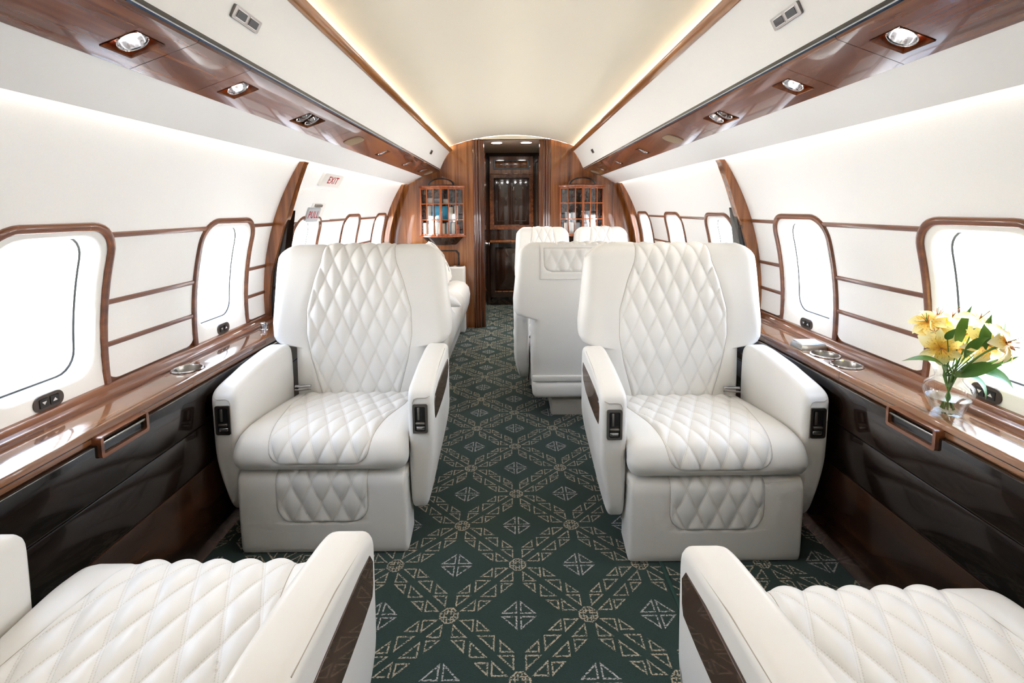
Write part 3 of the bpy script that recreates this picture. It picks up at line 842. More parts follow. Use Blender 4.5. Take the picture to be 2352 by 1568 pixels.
for s in (-1,1):
    xa,xb=sorted((s*.004,s*.205))
    d=gp(box('cabinet_door', xa,xb,5.930,5.944,0.99,1.54,'wood_door',bev=0.004))
    cx_=(xa+xb)/2; hw=.072
    sh=[(cx_-hw,1.03),(cx_+hw,1.03),(cx_+hw,1.46)]+arc(cx_+hw,1.50,.03,-90,-180,4)+[(cx_+hw-.03,1.505),(cx_-hw+.03,1.505)]+arc(cx_-hw,1.50,.03,0,-90,4)+[(cx_-hw,1.46)]
    t=frame('door_bead', sh, [((p[0]-cx_)*.88+cx_,(p[1]-1.26)*.97+1.26) for p in sh],1,5.924,5.932,'wood_door'); t.data.transform(Matrix.Translation((0,-5.96,0))); t.parent=d
gp(box('counter', -.262,.262,5.86,5.95,0.775,0.802,'wood_z',bev=0.004))
gp(frame('lower_frame', rrect(-.26,.26,.10,.765,.004,2), rrect(-.205,.205,.175,.715,.004,2),1,5.925,5.946,'wood_door'))
gp(box('lower_panel', -.19,.19,5.932,5.946,.19,.70,'wood_door',bev=0.006))
gp(box('lower_bead', -.21,.21,5.922,5.93,.165,.18,'wood_z',bev=0.002))
# door leaf standing open on the left jamb
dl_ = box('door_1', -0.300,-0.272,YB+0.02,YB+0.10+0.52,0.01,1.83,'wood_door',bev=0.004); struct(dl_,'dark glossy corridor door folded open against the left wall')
k=lathe('door_handle',[(0.0001,0),(0.014,0.0),(0.014,0.012),(0.022,0.02),(0.022,0.03),(0.0001,0.034)],(-0.272,YB+0.5,0.80),'chrome',dl_,n=16,M=Matrix.Rotation(PI/2,3,'Y'))
# corridor ceiling lamps
for s in (-1,1):
    c=(s*0.15,5.03,1.846)
    e=empty('ceiling_light',c); tag(e,'round lit ceiling lamp in the corridor, %s of the pair'%('left' if s<0 else 'right'),'light','corridor ceiling lamps')
    lathe('rim',[(0.062,0.0),(0.062,-0.005),(0.054,-0.006),(0.052,0.0)],(0,0,0),'bin_white',e,n=28)
    lathe('lens',[(0.053,-0.003),(0.03,-0.005),(0.0001,-0.0055)],(0,0,0),'lamp_white',e,n=28)
    la=bpy.data.lights.new('spot','SPOT'); la.energy=11; la.spot_size=2.4; la.spot_blend=0.7; la.shadow_soft_size=0.05; la.color=(1,.95,.88)
    lo=bpy.data.objects.new('lamp_light',la); COL.objects.link(lo); lo.parent=e; lo.location=(0,0,-0.02)
#PART2
# ------------------------------------------------------------------ quilted cushions
def smooth_path(keys, step_fn):
    """keys: list of (y,z) control points -> Catmull-Rom polyline resampled with spacing step_fn(s)"""
    k = np.array(keys, float)
    k = np.vstack([2*k[0]-k[1], k, 2*k[-1]-k[-2]])
    out = []
    for i in range(1, len(k)-2):
        p0,p1,p2,p3 = k[i-1],k[i],k[i+1],k[i+2]
        for t in np.linspace(0,1,24,endpoint=False):
            out.append(0.5*((2*p1)+(-p0+p2)*t+(2*p0-5*p1+4*p2-p3)*t*t+(-p0+3*p1-3*p2+p3)*t**3))
    out.append(k[-2]); out=np.array(out)
    s = np.concatenate([[0],np.cumsum(np.linalg.norm(np.diff(out,axis=0),axis=1))])
    ss=[0.0]
    while ss[-1] < s[-1]-1e-6: ss.append(min(s[-1], ss[-1]+step_fn(ss[-1])))
    ss=np.array(ss)
    P=np.stack([np.interp(ss,s,out[:,0]),np.interp(ss,s,out[:,1])],1)
    T=np.gradient(P,axis=0); T/=np.linalg.norm(T,axis=1)[:,None]+1e-9
    N=np.stack([-T[:,1],T[:,0]],1)        # left of travel
    return ss,P,N
def sheet_loft(names, keys, Wf, wf, srange, parent, step=0.0042, coarse_from=1e9, rs=0.035, depth=0.06,
               kx=0.07, ks=0.155, amp=0.0105, ni=100, no=9, phase=(0,0), x0=0.0, flip=1, rc=(0,0), seam=True, shellmat='leather', skip_shell=False):
    """cushion surface: travels along keys in (y,z); outward normal is left of travel times flip."""
    ss,P,N = smooth_path(keys, lambda s: step if s < coarse_from else 0.022)
    N = N*flip
    s0,s1 = srange
    # force rows at panel ends
    nrow=len(ss); nc=ni+1+2*no
    i0=int(np.argmin(abs(ss-s0))) if s0>0 else 0; i1=int(np.argmin(abs(ss-s1))) if s1<ss[-1] else nrow-1
    S0,S1=ss[i0],ss[i1]
    verts=np.zeros((nrow,nc,3)); uv=np.full((nrow,nc,2),0.5)
    for i,s in enumerate(ss):
        Wd=float(Wf(s)); w=float(wf(min(max(s,S0),S1)))
        sc=min(max(s,S0),S1)
        for e,(d,r_) in enumerate(((sc-S0,rc[0]),(S1-sc,rc[1]))):
            if r_>0 and d<r_: w -= r_-math.sqrt(max(0,r_*r_-(r_-d)**2))
        w=min(w,Wd-0.02)
        r=min(rs,Wd-w-0.004) if Wd-w-0.004>0.004 else 0.004
        xs=[];nn=[]
        for j in range(no,0,-1):
            q=j/no
            if q<=0.45: xs.append(-(w+(Wd-r-w)*q/0.45)); nn.append(0)
            elif q<=0.86:
                a=(q-0.45)/0.41*PI/2; xs.append(-(Wd-r+r*math.sin(a))); nn.append(r-r*math.cos(a))
            else: xs.append(-Wd); nn.append(r+(depth-r)*(q-0.86)/0.14)
        left=list(zip(xs,nn))
        cols=left+[(w*c,0) for c in np.linspace(-1,1,ni+1)]+[(-a,b) for a,b in reversed(left)]
        cols=np.array(cols)
        x=cols[:,0]; n=cols[:,1].copy()
        inside=(np.abs(x)<=w+1e-9)&(S0-1e-9<=s<=S1+1e-9)
        a=x/kx+(s-phase[1])/ks+phase[0]; b=x/kx-(s-phase[1])/ks+phase[0]
        de=w-np.abs(x)
        dd=np.minimum(de, min(s-S0+(0.02 if i0==0 else 0), S1-s+(0.02 if i1==nrow-1 else 0)))
        dd=np.abs(dd)
        fade=np.clip(dd/0.012,0,1); fade=fade*fade*(3-2*fade)
        pil=np.sqrt(np.abs(np.sin(PI*a)*np.sin(PI*b)))
        hq=amp*(pil-0.25)*fade
        n=np.where(inside,n-hq,n)
        # seam groove along the panel border, soft swell of the border leather
        if S0-0.01<=s<=S1+0.01:
            ddo=np.abs(np.abs(x)-w) if S0<=s<=S1 else np.hypot(np.maximum(np.abs(x)-w,0),min(abs(s-S0),abs(s-S1)))
            dboth=np.where(inside,dd,ddo)
            n=n+0.0035*np.exp(-(dboth/0.0035)**2)
        verts[i,:,0]=x+x0; verts[i,:,1]=P[i,0]-N[i,0]*n; verts[i,:,2]=P[i,1]-N[i,1]*n
        uv[i,:,0]=np.where(inside,a,0.5); uv[i,:,1]=np.where(inside,b,0.5)
    V=verts.reshape(-1,3); UV=uv.reshape(-1,2)
    fp=[];fs=[]
    for i in range(nrow-1):
        for j in range(nc-1):
            f=(i*nc+j,i*nc+j+1,(i+1)*nc+j+1,(i+1)*nc+j)
            if no<=j<no+ni and i0<=i<i1: fp.append(f)
            else:
                # outside the panel rows thin out the columns
                fs.append(f)
    # cap the two ends of the shell a little inward
    def build(nm,faces,mat,par,uvs=None):
        used=np.unique(np.array(faces)); mp=-np.ones(len(V),int); mp[used]=np.arange(len(used))
        F2=[tuple(int(mp[k]) for k in f) for f in faces]
        return mk(nm,V[used],F2,mat,par,ang=60,uv=None if uvs is None else uvs[used],recalc=False)
    shell=build(names[0],fs,shellmat,parent)
    pan=build(names[1],fp,'quilt',shell,UV) if fp else None
    if seam and fp:
        L=[verts[i,no] for i in range(i0,i1+1,3)]+([verts[i1,no]] if (i1-i0)%3 else [])
        Rr=[verts[i,no+ni] for i in range(i0,i1+1,3)]+([verts[i1,no+ni]] if (i1-i0)%3 else [])
        path=L[:]
        if i1<nrow-1: path=path+[verts[i1,j] for j in range(no+4,no+ni-1,6)]
        path=path+Rr[::-1]
        clo=False
        if i0>0: path=path+[verts[i0,j] for j in range(no+ni-4,no+1,-6)]; clo=(i1<nrow-1)
        if i1==nrow-1 and i0>0:
            path=L[::-1]+[verts[i0,j] for j in range(no+4,no+ni-1,6)]+Rr
        tube('seam',path,0.0011,'seam',shell,n=4,closed=clo)
    return shell
def interp(xs,ys): return lambda s: np.interp(s,xs,ys)

def puff_prism(name, outline, x0, x1, r, mat, parent, n=5):
    """slab between x0 and x1 whose outline (y,z) is inset towards both faces: pillow-soft rounded edges"""
    # resample the outline evenly
    pts=np.array(outline+[outline[0]],float); d=np.concatenate([[0],np.cumsum(np.linalg.norm(np.diff(pts,axis=0),axis=1))])
    m=96; q=np.linspace(0,d[-1],m,endpoint=False); P=np.stack([np.interp(q,d,pts[:,0]),np.interp(q,d,pts[:,1])],1)
    for _ in range(2): P=0.25*np.roll(P,1,0)+0.5*P+0.25*np.roll(P,-1,0)
    T=np.roll(P,-1,0)-np.roll(P,1,0); T/=np.linalg.norm(T,axis=1)[:,None]
    Nn=np.stack([T[:,1],-T[:,0]],1); A=0.5*np.sum(P[:,0]*np.roll(P[:,1],-1)-np.roll(P[:,0],-1)*P[:,1])
    if A<0: Nn=-Nn
    lay=[(r*(1-math.cos(PI/2*k/n)), r*(1-math.sin(PI/2*k/n))) for k in range(n+1)]
    lay=lay+[(abs(x1-x0)-a,b) for a,b in reversed(lay)]
    sg_=1 if x1>x0 else -1; V=[];Fc=[]
    for a,ins in lay:
        for i in range(m): V.append((x0+sg_*a, P[i,0]-Nn[i,0]*ins, P[i,1]-Nn[i,1]*ins))
    for k in range(len(lay)-1):
        for i in range(m): Fc.append((k*m+i,k*m+(i+1)%m,(k+1)*m+(i+1)%m,(k+1)*m+i))
    Fc.append(tuple(range(m))); Fc.append(tuple((len(lay)-1)*m+i for i in range(m)))
    return mk(name,V,Fc,mat,parent,ang=50)
def make_armchair(name, half=0.38, detail=True, backw=None):
    """local: origin on the floor at the front of the footrest, +y towards the backrest"""
    t=empty(name)
    ih=half-0.092            # inner half width between arms
    # footrest
    if detail:
        sheet_loft(('footrest','quilted_panel'),[(0.022,0.004),(0.016,0.03),(0.013,0.12),(0.011,0.22),(0.013,0.262),(0.024,0.285),(0.046,0.293),(0.12,0.295)],
               lambda s:ih-0.004+0.004, interp([0,.3],[.155,.155]), (0.112,0.33), t, rs=0.014, depth=0.11, kx=0.068, ks=0.142, rc=(0.06,0), ni=72, flip=1, phase=(0.5,0.112), amp=0.009)
        box('footrest_core',-ih+0.012,ih-0.012,0.03,0.13,0.006,0.288,'leather',t,bev=0.006)
    # seat
    sw=ih+0.006
    sheet_loft(('seat_cushion','quilted_panel'),[(0.060,0.302),(0.022,0.304),(0.004,0.318),(-0.006,0.345),(0.0,0.378),(0.024,0.410),(0.07,0.428),(0.15,0.432),(0.30,0.418),(0.42,0.404),(0.52,0.392)],
               interp([0,.04,.10,.16,.3,.6],[sw-.012,sw,sw+.003,sw,sw-.006,sw-.008]), interp([.07,.13,.30,.45,.62],[.160,.168,.195,.225,.235]), (0.078,0.62), t, rs=0.036, depth=0.040,
               kx=0.068, ks=0.15, rc=(0.05,0), ni=100, flip=1, phase=(0.0,0.09), step=0.0045, amp=0.0105)
    box('seat_core',-ih+0.02,ih-0.02,0.05,0.52,0.20,0.385,'leather',t,bev=0.02,seg=3)
    # backrest: up the front, over the crest, down the rear
    bk=[(0.485,0.300),(0.478,0.360),(0.476,0.42),(0.478,0.52),(0.482,0.64),(0.488,0.76),(0.497,0.88),(0.507,0.965),(0.518,1.000),(0.540,1.022),(0.572,1.030),(0.604,1.019),(0.626,0.985),(0.634,0.90),(0.642,0.75),(0.648,0.55),(0.648,0.40),(0.643,0.30),(0.638,0.22)]
    bwid=backw if backw else half+0.004
    lo=ih-0.003 if not backw else bwid-0.01
    zs_keys=[0.30,0.595,0.606,0.618,0.640,0.70,0.80,0.90,0.955,0.985,1.005,1.02,1.03]
    kk=bwid/0.384
    ws_keys=[lo,lo,lo+.07*(bwid-lo)/.1,bwid-0.014,bwid-.002,bwid,bwid-.010*kk,bwid-.018*kk,bwid-.023*kk,bwid-.027*kk,bwid-.033*kk,bwid-.044*kk,bwid-.060*kk]
    ss,P,N=smooth_path(bk,lambda s:0.004); zz=P[:,1]; it=int(np.argmax(zz))
    Wv=np.interp(zz,zs_keys,ws_keys)
    # the rear keeps the width but closes lower down
    for i in range(it,len(ss)):
        z=zz[i]; Wv[i]=np.interp(z,zs_keys,ws_keys) if z>0.53 else np.interp(z,[0.2,0.30,0.50,0.53],[lo,lo,lo,lo+0.01])
    Wf=lambda s: np.interp(s,ss,Wv)
    kz=[0.30,0.40,0.54,0.65,0.76,0.88,0.96,1.03]; kw=[.150,.168,.205,.224,.222,.190,.160,.150]
    scale=min(1.0,(bwid-0.05)/0.33)
    wv=np.interp(zz,kz,kw)*scale; wv[it:]=0.150*scale
    wf=lambda s: np.interp(s,ss,wv)
    send=float(ss[min(len(ss)-1,it+14)])
    sheet_loft(('backrest','quilted_panel'),bk,Wf,wf,(0.0,send),t,rs=0.05,depth=0.082,kx=0.07,ks=0.155,ni=100 if detail else 70,flip=1,coarse_from=send+0.02,phase=(0.5,0.05),step=0.0042 if detail else 0.006,no=14)
    # quilted flap on the rear of the headrest
    fl_=[(0.580,1.0265),(0.608,1.0205),(0.6305,0.988),(0.6390,0.90),(0.6425,0.84),(0.6440,0.825)]
    if detail:
        hw=0.235*scale
        sheet_loft(('headrest_flap','quilted_panel'),fl_,lambda s:hw,lambda s:hw-0.022,(0.055,0.195),t,rs=0.006,depth=0.010,kx=0.07,ks=0.155,rc=(0,0.045),ni=60,no=5,flip=1,step=0.006,phase=(0,0))
        box('rear_band',-lo+0.004,lo-0.004,0.630,0.652,0.225,0.262,'leather',t,bev=0.008,seg=3)
    bm=box_bm(-lo+0.006,lo-0.006,0.49,0.655,0.125,0.222,0.03,4); from_bm('rear_roll',bm,'leather',t)
    # arms
    for sx in (-1,1):
        xi,xo=ih+0.003,half
        out=[(0.085,0.122),(0.066,0.16),(0.054,0.24),(0.047,0.40),(0.045,0.545)]+arc(0.080,0.541,0.035,180,100,5)+[(0.11,0.583),(0.25,0.606),(0.40,0.620),(0.44,0.618)]+arc(0.455,0.575,0.045,80,5,4)+[(0.505,0.46),(0.500,0.34),(0.475,0.245),(0.42,0.185),(0.32,0.135),(0.22,0.113),(0.12,0.110)]
        a=puff_prism('armrest',out,sx*xi,sx*xo,0.022,'leather',t)
        for v in a.data.vertices:      # lower part leans in towards the seat
            f=min(1,max(0,(0.36-v.co.z)/0.25)); f=f*f*(3-2*f)
            v.co.x-=sx*0.034*f*max(0,(abs(v.co.x)-xi)/(xo-xi))
        # top seam
        if detail:
            pth=[(sx*(xi+.019),0.0455,0.415),(sx*(xi+.019),0.0443,0.525),(sx*(xi+.024),0.0445,0.537),(sx*(xi+.034),0.0447,0.541),(sx*(xo-.026),0.0447,0.541),(sx*(xo-.013),0.0500,0.545),(sx*(xo-.006),0.075,0.556),(sx*(xo-.005),0.12,0.5745),(sx*(xo-.005),0.25,0.5975),(sx*(xo-.005),0.40,0.611)]
            tube('seam',pth,0.0011,'seam',a,n=4)
            # walnut inlay on the outer face
            le=[(0.088,0.452),(0.080,0.470),(0.076,0.515),(0.092,0.538),(0.15,0.546),(0.30,0.552),(0.440,0.553),(0.452,0.520),(0.425,0.485),(0.36,0.462),(0.26,0.452),(0.15,0.449)]
            prism('wood_inlay',le,0,sx*(xo-0.004),sx*(xo+0.0022),'wood_inlay',a,bev=0.001,seg=1)
        # recessed control with a lift latch on the front face
        cx_=sx*(xi+xo)/2
        w_,z0,z1=0.0255,0.418,0.520
        ax=0.0455
        c=frame('control_bezel',rrect(cx_-w_,cx_+w_,z0,z1,.007,4),rrect(cx_-w_+.0075,cx_+w_-.0075,z0+.008,z1-.008,.005,4),1,ax-0.006,ax+0.01,'dark_metal',a)
        box('control_well',cx_-w_+.004,cx_+w_-.004,ax-0.001,ax+0.006,z0+.004,z1-.004,'black_plastic',a)
        box('control_lever',cx_-.010,cx_-.001,ax-0.004,ax+0.002,z0+.045,z1-.012,'nickel',a,bev=0.002)
        box('control_latch',cx_-.016,cx_+.016,ax-0.008,ax+0.002,z0+.030,z0+.040,'nickel',a,bev=0.003)
        box('control_latch',cx_-.016,cx_+.016,ax-0.003,ax+0.002,z0+.010,z0+.024,'chrome',a,bev=0.004,seg=3)
    # belt parts
    b=prism('belt_plate',[(-.034,-.010),(.034,-.010),(.026,.018),(-.026,.018)],1,0,0.004,'nickel',t,bev=0.001)
    b.location=(-ih+0.048,0.448,0.419); b.rotation_euler=(math.radians(62),0,math.radians(14))
    tube('belt_loop',[(-ih+0.02,0.448,0.436),(-ih+0.085,0.452,0.438)],0.006,'chrome',t,n=8)
    b=from_bm('belt_buckle',box_bm(-.020,.020,-.030,.030,-.008,.008,0.004,2),'nickel',t); b.location=(ih-0.028,0.42,0.436); b.rotation_euler=(math.radians(-8),math.radians(-6),math.radians(-22))
    # pedestal
    box('pedestal',-0.17,0.17,0.16,0.60,0.0,0.10,'pedestal_grey',t,bev=0.012)
    box('seat_frame',-min(0.24,half-0.04),min(0.24,half-0.04),0.12,0.58,0.10,0.205,'pedestal_grey',t,bev=0.02)
    return t
def place(t,loc,rz,label,group=None):
    t.location=loc; t.rotation_euler=(0,0,rz); tag(t,label,'armchair',group); return t
chair=make_armchair('armchair')
place(chair,(-0.667,1.567,0),0,'cream quilted leather armchair facing the camera, in front of the left windows','cream quilted armchairs')
def swap_belt(c):
    for ch in c.children:
        if ch.name.startswith(('belt_plate','belt_buckle')): ch.location.x*=-1; ch.rotation_euler.z*=-1; ch.rotation_euler.y*=-1
        elif ch.name.startswith('belt_loop'): ch.scale.x=-1
c2=copy_tree(chair); place(c2,(0.655,1.507,0),0,'cream quilted leather armchair facing the camera, beside the vase side ledge','cream quilted armchairs'); swap_belt(c2)
c5=copy_tree(chair); c5.scale=(1,1,0.962); place(c5,(0.378,3.30,0),PI,'cream armchair seen from behind, turned away behind the right facing armchair','cream quilted armchairs')
# near chairs, reclined: backs lie out of the frame
def recline(c, slide, ang):
    piv=Vector((0,0.50,0.36))
    for ch in c.children:
        nm=ch.name.split('.')[0]
        if nm in ('backrest','headrest_flap','rear_band','rear_roll'):
            Rm=Matrix.Translation(piv)@Matrix.Rotation(-ang,4,'X')@Matrix.Translation(-piv)
            ch.matrix_local=Rm@ch.matrix_local
        if nm in ('seat_cushion','seat_core'): ch.location.y-=slide
        if nm in ('footrest','footrest_core'): ch.location.y-=slide*0.6
c3=copy_tree(chair); place(c3,(-0.667,0.948,0),PI,'cream quilted armchair cropped by the bottom left corner of the photo','cream quilted armchairs'); recline(c3,0.085,math.radians(42))
c4=copy_tree(chair); place(c4,(0.667,0.898,0),PI,'cream quilted armchair cropped by the bottom right corner of the photo','cream quilted armchairs'); recline(c4,0.042,math.radians(42))
far=make_armchair('armchair',half=0.230,detail=False,backw=0.229)
place(far,(0.243,3.42,0),0,'far narrow cream seat facing aft next to the aisle','far pair of cream seats')
far2=copy_tree(far); place(far2,(0.716,3.42,0),0,'far narrow cream seat facing aft next to the right windows','far pair of cream seats')
#PART3
# ------------------------------------------------------------------ bow-front bookcases on the partition
def bow_y(x, cx, hw, edge=0.055, bulge=0.095):
    u=(x-cx)/hw; return YB-edge-bulge*max(0,1-u*u)
def bow_slab(name, cx, hw, z0, z1, mat, parent, grow=0.0, n=16, z_in=None):
    xs=[cx-hw-grow+2*(hw+grow)*k/n for k in range(n+1)]
    poly=[(x,bow_y(x,cx,hw+grow)-grow) for x in xs]+[(xs[-1],YB),(xs[0],YB)]
    if z_in is None: return prism(name,poly,2,z0,z1,mat,parent,bev=0.003,seg=2)
    # tapered slab: lower outline shrunk
    m=len(poly); V=[(x,y,z1) for x,y in poly]+[(cx+(x-cx)*z_in,YB-(YB-y)*z_in,z0) for x,y in poly]
    return mk(name,V,[tuple(range(m)),tuple(range(m,2*m))]+[(i,(i+1)%m,m+(i+1)%m,m+i) for i in range(m)],mat,parent)
book_cols=[(srgb(36,150,190),0),(srgb(228,224,214),1),(srgb(206,198,180),2),(srgb(176,86,50),3),(srgb(160,168,176),4),(srgb(240,238,232),5)]
for c_,k_ in book_cols: plain('book_%d'%k_,c_,0.6,noise=0.12)
cover_names=['teal blue','off white','pale beige','rust brown','grey','white']
for sg,sname in ((-1,'left'),(1,'right')):
    cx,hw=sg*0.672,0.205
    bc=empty('display_cabinet',(cx,YB,0.9)); tag(bc,'bow fronted glazed cherry wood cabinet on the %s of the front partition'%sname,'cabinet')
    made=[]
    def B(o): made.append(o); return o
    B(bow_slab('cornice',cx,hw,1.383,1.402,'wood_cherry',None,grow=0.018))
    B(bow_slab('sill',cx,hw,0.912,0.928,'wood_cherry',None,grow=0.018))
    B(bow_slab('corbel',cx,hw,0.835,0.912,'wood_dark',None,grow=-0.005,z_in=0.62))
    B(box('back_panel',cx-hw,cx+hw,YB-0.008,YB-0.001,0.928,1.383,'wood_dark'))
    for s in (-1,1): B(box('side_panel',cx+s*hw-0.006,cx+s*hw+0.006,YB-0.058,YB,0.928,1.383,'wood_cherry'))
    for z in (1.078,1.230): B(bow_slab('shelf',cx,hw-0.012,z-0.004,z+0.004,'wood_cherry',None,grow=-0.006))
    # pediment fan
    pts=arc(cx,1.402,0.135,0,180,18); pts=[(x,1.402+(z-1.402)*0.56) for x,z in pts]
    B(prism('pediment',pts,1,YB-0.10,YB-0.001,'wood_z',None,bev=0.003))
    o1=[(cx+0.128*math.cos(math.radians(a)),1.404+0.070*math.sin(math.radians(a))) for a in range(0,181,10)]
    o2=[(cx+0.108*math.cos(math.radians(a)),1.410+0.052*math.sin(math.radians(a))) for a in range(0,181,10)]
    B(frame('fan_inlay',o1,o2,1,YB-0.103,YB-0.099,'inlay_black'))
    # two doors of three by three panes
    for d in (-1,1):
        xe=[cx+d*(0.004+(hw-0.004)*k/3) for k in range(4)]
        door=empty('glazed_door',(cx+d*hw/2,YB-0.1,1.155))
        parts=[]
        for k,x in enumerate(xe):
            wv_=0.0075 if k in (0,3) else 0.0055
            y=bow_y(x,cx,hw)
            parts.append(box('muntin',x-wv_,x+wv_,y-0.009,y+0.009,0.930,1.382,'wood_cherry',None,bev=0.0025))
        for z in (0.936,1.078,1.230,1.374):
            xs=[xe[0]+(xe[3]-xe[0])*k/8 for k in range(9)]
            hh=0.008 if z in (0.936,1.374) else 0.0055
            poly=[(x,bow_y(x,cx,hw)-0.008) for x in xs]+[(x,bow_y(x,cx,hw)+0.008) for x in reversed(xs)]
            parts.append(prism('muntin_rail',poly,2,z-hh,z+hh,'wood_cherry',None,bev=0.002,seg=1))
        for k in range(3):
            for z0,z1 in ((0.944,1.072),(1.084,1.224),(1.236,1.366)):
                xa,xb=sorted((xe[k],xe[k+1])); ya,yb=bow_y(xa,cx,hw)+0.002,bow_y(xb,cx,hw)+0.002
                parts.append(mk('pane',[(xa,ya,z0),(xb,yb,z0),(xb,yb,z1),(xa,ya,z1),(xa,ya+.003,z0),(xb,yb+.003,z0),(xb,yb+.003,z1),(xa,ya+.003,z1)],[(0,1,2,3),(4,5,6,7),(0,1,5,4),(2,3,7,6),(0,3,7,4),(1,2,6,5)],'pane_glass',smooth=False))
        kn=lathe('knob',[(0.0001,0.012),(0.004,0.011),(0.005,0.007),(0.003,0.003),(0.003,0)],(cx+d*0.013,bow_y(cx,cx,hw)-0.009,1.15),'nickel',None,n=10,M=Matrix.Rotation(PI/2,3,'X')); parts.append(kn)
        for p_ in parts:
            p_.data.transform(Matrix.Translation(-door.location)); p_.parent=door
        door.parent=bc; door.location=door.location-bc.location
    for o in made:
        o.data.transform(Matrix.Translation(-bc.location)); o.parent=bc
    # books
    if sg<0:
        rows={0.930:[(-.165,.030,.118,1),(-.132,.022,.110,5),(-.095,.036,.122,5),(-.045,.040,.120,2),(.010,.038,.112,2),(.060,.040,.120,4),(.105,.032,.120,5),(.150,.020,.100,3)],
              1.083:[(-.120,.030,.128,1),(-.085,.028,.130,0),(-.035,.060,.128,0),(.030,.050,.126,0),(.085,.040,.116,2),(.135,.030,.128,5)],
              1.235:[(-.110,.045,.050,1),(-.045,.050,.045,4),(.040,.050,.040,1)]}
    else:
        rows={0.930:[(-.150,.040,.110,5),(-.100,.040,.115,5),(-.040,.036,.112,4),(.030,.034,.100,4),(.080,.036,.112,1),(.130,.036,.112,5)],
              1.083:[(-.140,.036,.060,4),(-.080,.040,.056,4),(.060,.050,.070,4)]}
    ri={0.930:'bottom',1.083:'middle',1.235:'top'}
    for z,bs in rows.items():
        for i,(dx,w_,h_,ck) in enumerate(bs):
            lying = z>1.2 or (sg>0 and z>1.0)
            e=empty('book',(cx+dx,YB-0.055,z))
            tag(e,'%s %s, %s from the left on the %s shelf of the %s cabinet'%(cover_names[ck],'lying book' if lying else 'upright book',['first','second','third','fourth','fifth','sixth','seventh','eighth'][i],ri[z],sname),'book','books in the %s cabinet'%sname)
            yf=-0.035
            box('cover',-w_/2,w_/2,yf,0.04,0,h_,'book_%d'%ck,e,bev=0.002)
            box('pages',-w_/2+.003,w_/2-.003,yf+.003,0.042,0.003,h_+0.0008,'book_paper',e)

# ------------------------------------------------------------------ sofa along the left wall
so=empty('sofa',(-0.80,3.70,0)); tag(so,'long cream leather sofa along the left wall, mostly hidden by the armchair','sofa')
def sof(o): o.data.transform(Matrix.Translation((0.80,-3.70,0))); o.parent=so; return o
sof(box('base',-1.05,-0.50,2.78,4.72,0.0,0.26,'leather',bev=0.02,seg=3))
prof=[(-1.05,0.24),(-0.47,0.17),(-0.435,0.22),(-0.410,0.30),(-0.400,0.385),(-0.412,0.45),(-0.450,0.495),(-0.52,0.512),(-0.75,0.502),(-1.05,0.490)]
for a,b in ((2.80,3.42),(3.425,4.02),(4.025,4.58)):
    bm=bmesh.new()
    lo_=[bm.verts.new((x,a,z)) for x,z in prof]; hi_=[bm.verts.new((x,b,z)) for x,z in prof]
    f0=bm.faces.new(lo_); f1=bm.faces.new(hi_); n=len(prof)
    for i in range(n): bm.faces.new((lo_[i],lo_[(i+1)%n],hi_[(i+1)%n],hi_[i]))
    bmesh.ops.bevel(bm,geom=list(f0.edges)+list(f1.edges),offset=0.022,segments=3,profile=0.5,affect='EDGES')
    sof(from_bm('seat_cushion',bm,'leather',ang=75))
    bm=box_bm(-1.062,-0.90,a+0.004,b-0.004,0.50,0.86,0.05,4)
    sof(from_bm('back_cushion',bm,'leather'))
for a,b in ((4.585,4.74),(2.64,2.79)):
    bm=box_bm(-1.05,-0.455,a,b,0.0,0.634,0.018,3); sof(from_bm('armrest',bm,'leather'))
for x in (-0.60,-0.50):
    o=lathe('cup_holder',[(0.036,0.634),(0.040,0.637),(0.036,0.640),(0.032,0.637),(0.030,0.6355),(0.0001,0.635)],(x,4.66,0),'dark_metal',n=24); o.data.transform(Matrix.Translation((0.80,-3.70,0))); o.parent=so
def pillow(name,size,th,mat,loc,rot,label):
    n=20; V=[];Fc=[]
    for sgn in (1,-1):
        for i in range(n+1):
            for j in range(n+1):
                u=-1+2*i/n; v=-1+2*j/n
                h=(max(0,1-abs(u)**2.6)*max(0,1-abs(v)**2.6))**0.55
                pin=1-0.07*(1-abs(u))*0 - 0.06*(abs(u)<1)*(1-u*u)*abs(v)**6 
                piv=1-0.06*(1-v*v)*abs(u)**6
                V.append((u*size/2*piv, v*size/2*pin, sgn*h*th/2))
    m=(n+1)**2
    for s in range(2):
        for i in range(n):
            for j in range(n):
                a=s*m+i*(n+1)+j; Fc.append((a,a+1,a+n+2,a+n+1))
    o=mk(name,V,Fc,mat,None,ang=80); bm=bmesh.new(); bm.from_mesh(o.data); bmesh.ops.remove_doubles(bm,verts=bm.verts,dist=0.0005); bmesh.ops.recalc_face_normals(bm,faces=bm.faces); bm.to_mesh(o.data); bm.free()
    o.location=loc; o.rotation_euler=rot; tag(o,label,'pillow'); return o
pillow('throw_pillow',0.42,0.15,'pillow_print',(-0.655,4.2,0.712),(math.radians(90),math.radians(0),math.radians(90)),'white throw pillow with grey paisley print on the sofa')
bpy.data.objects['throw_pillow'].rotation_euler=Euler((0,math.radians(62),0))
pillow('sofa_pillow',0.34,0.13,'leather',(-0.565,3.36,0.612),Euler((math.radians(10),math.radians(28),math.radians(45))),'plain cream leather pillow lying on the sofa seat')

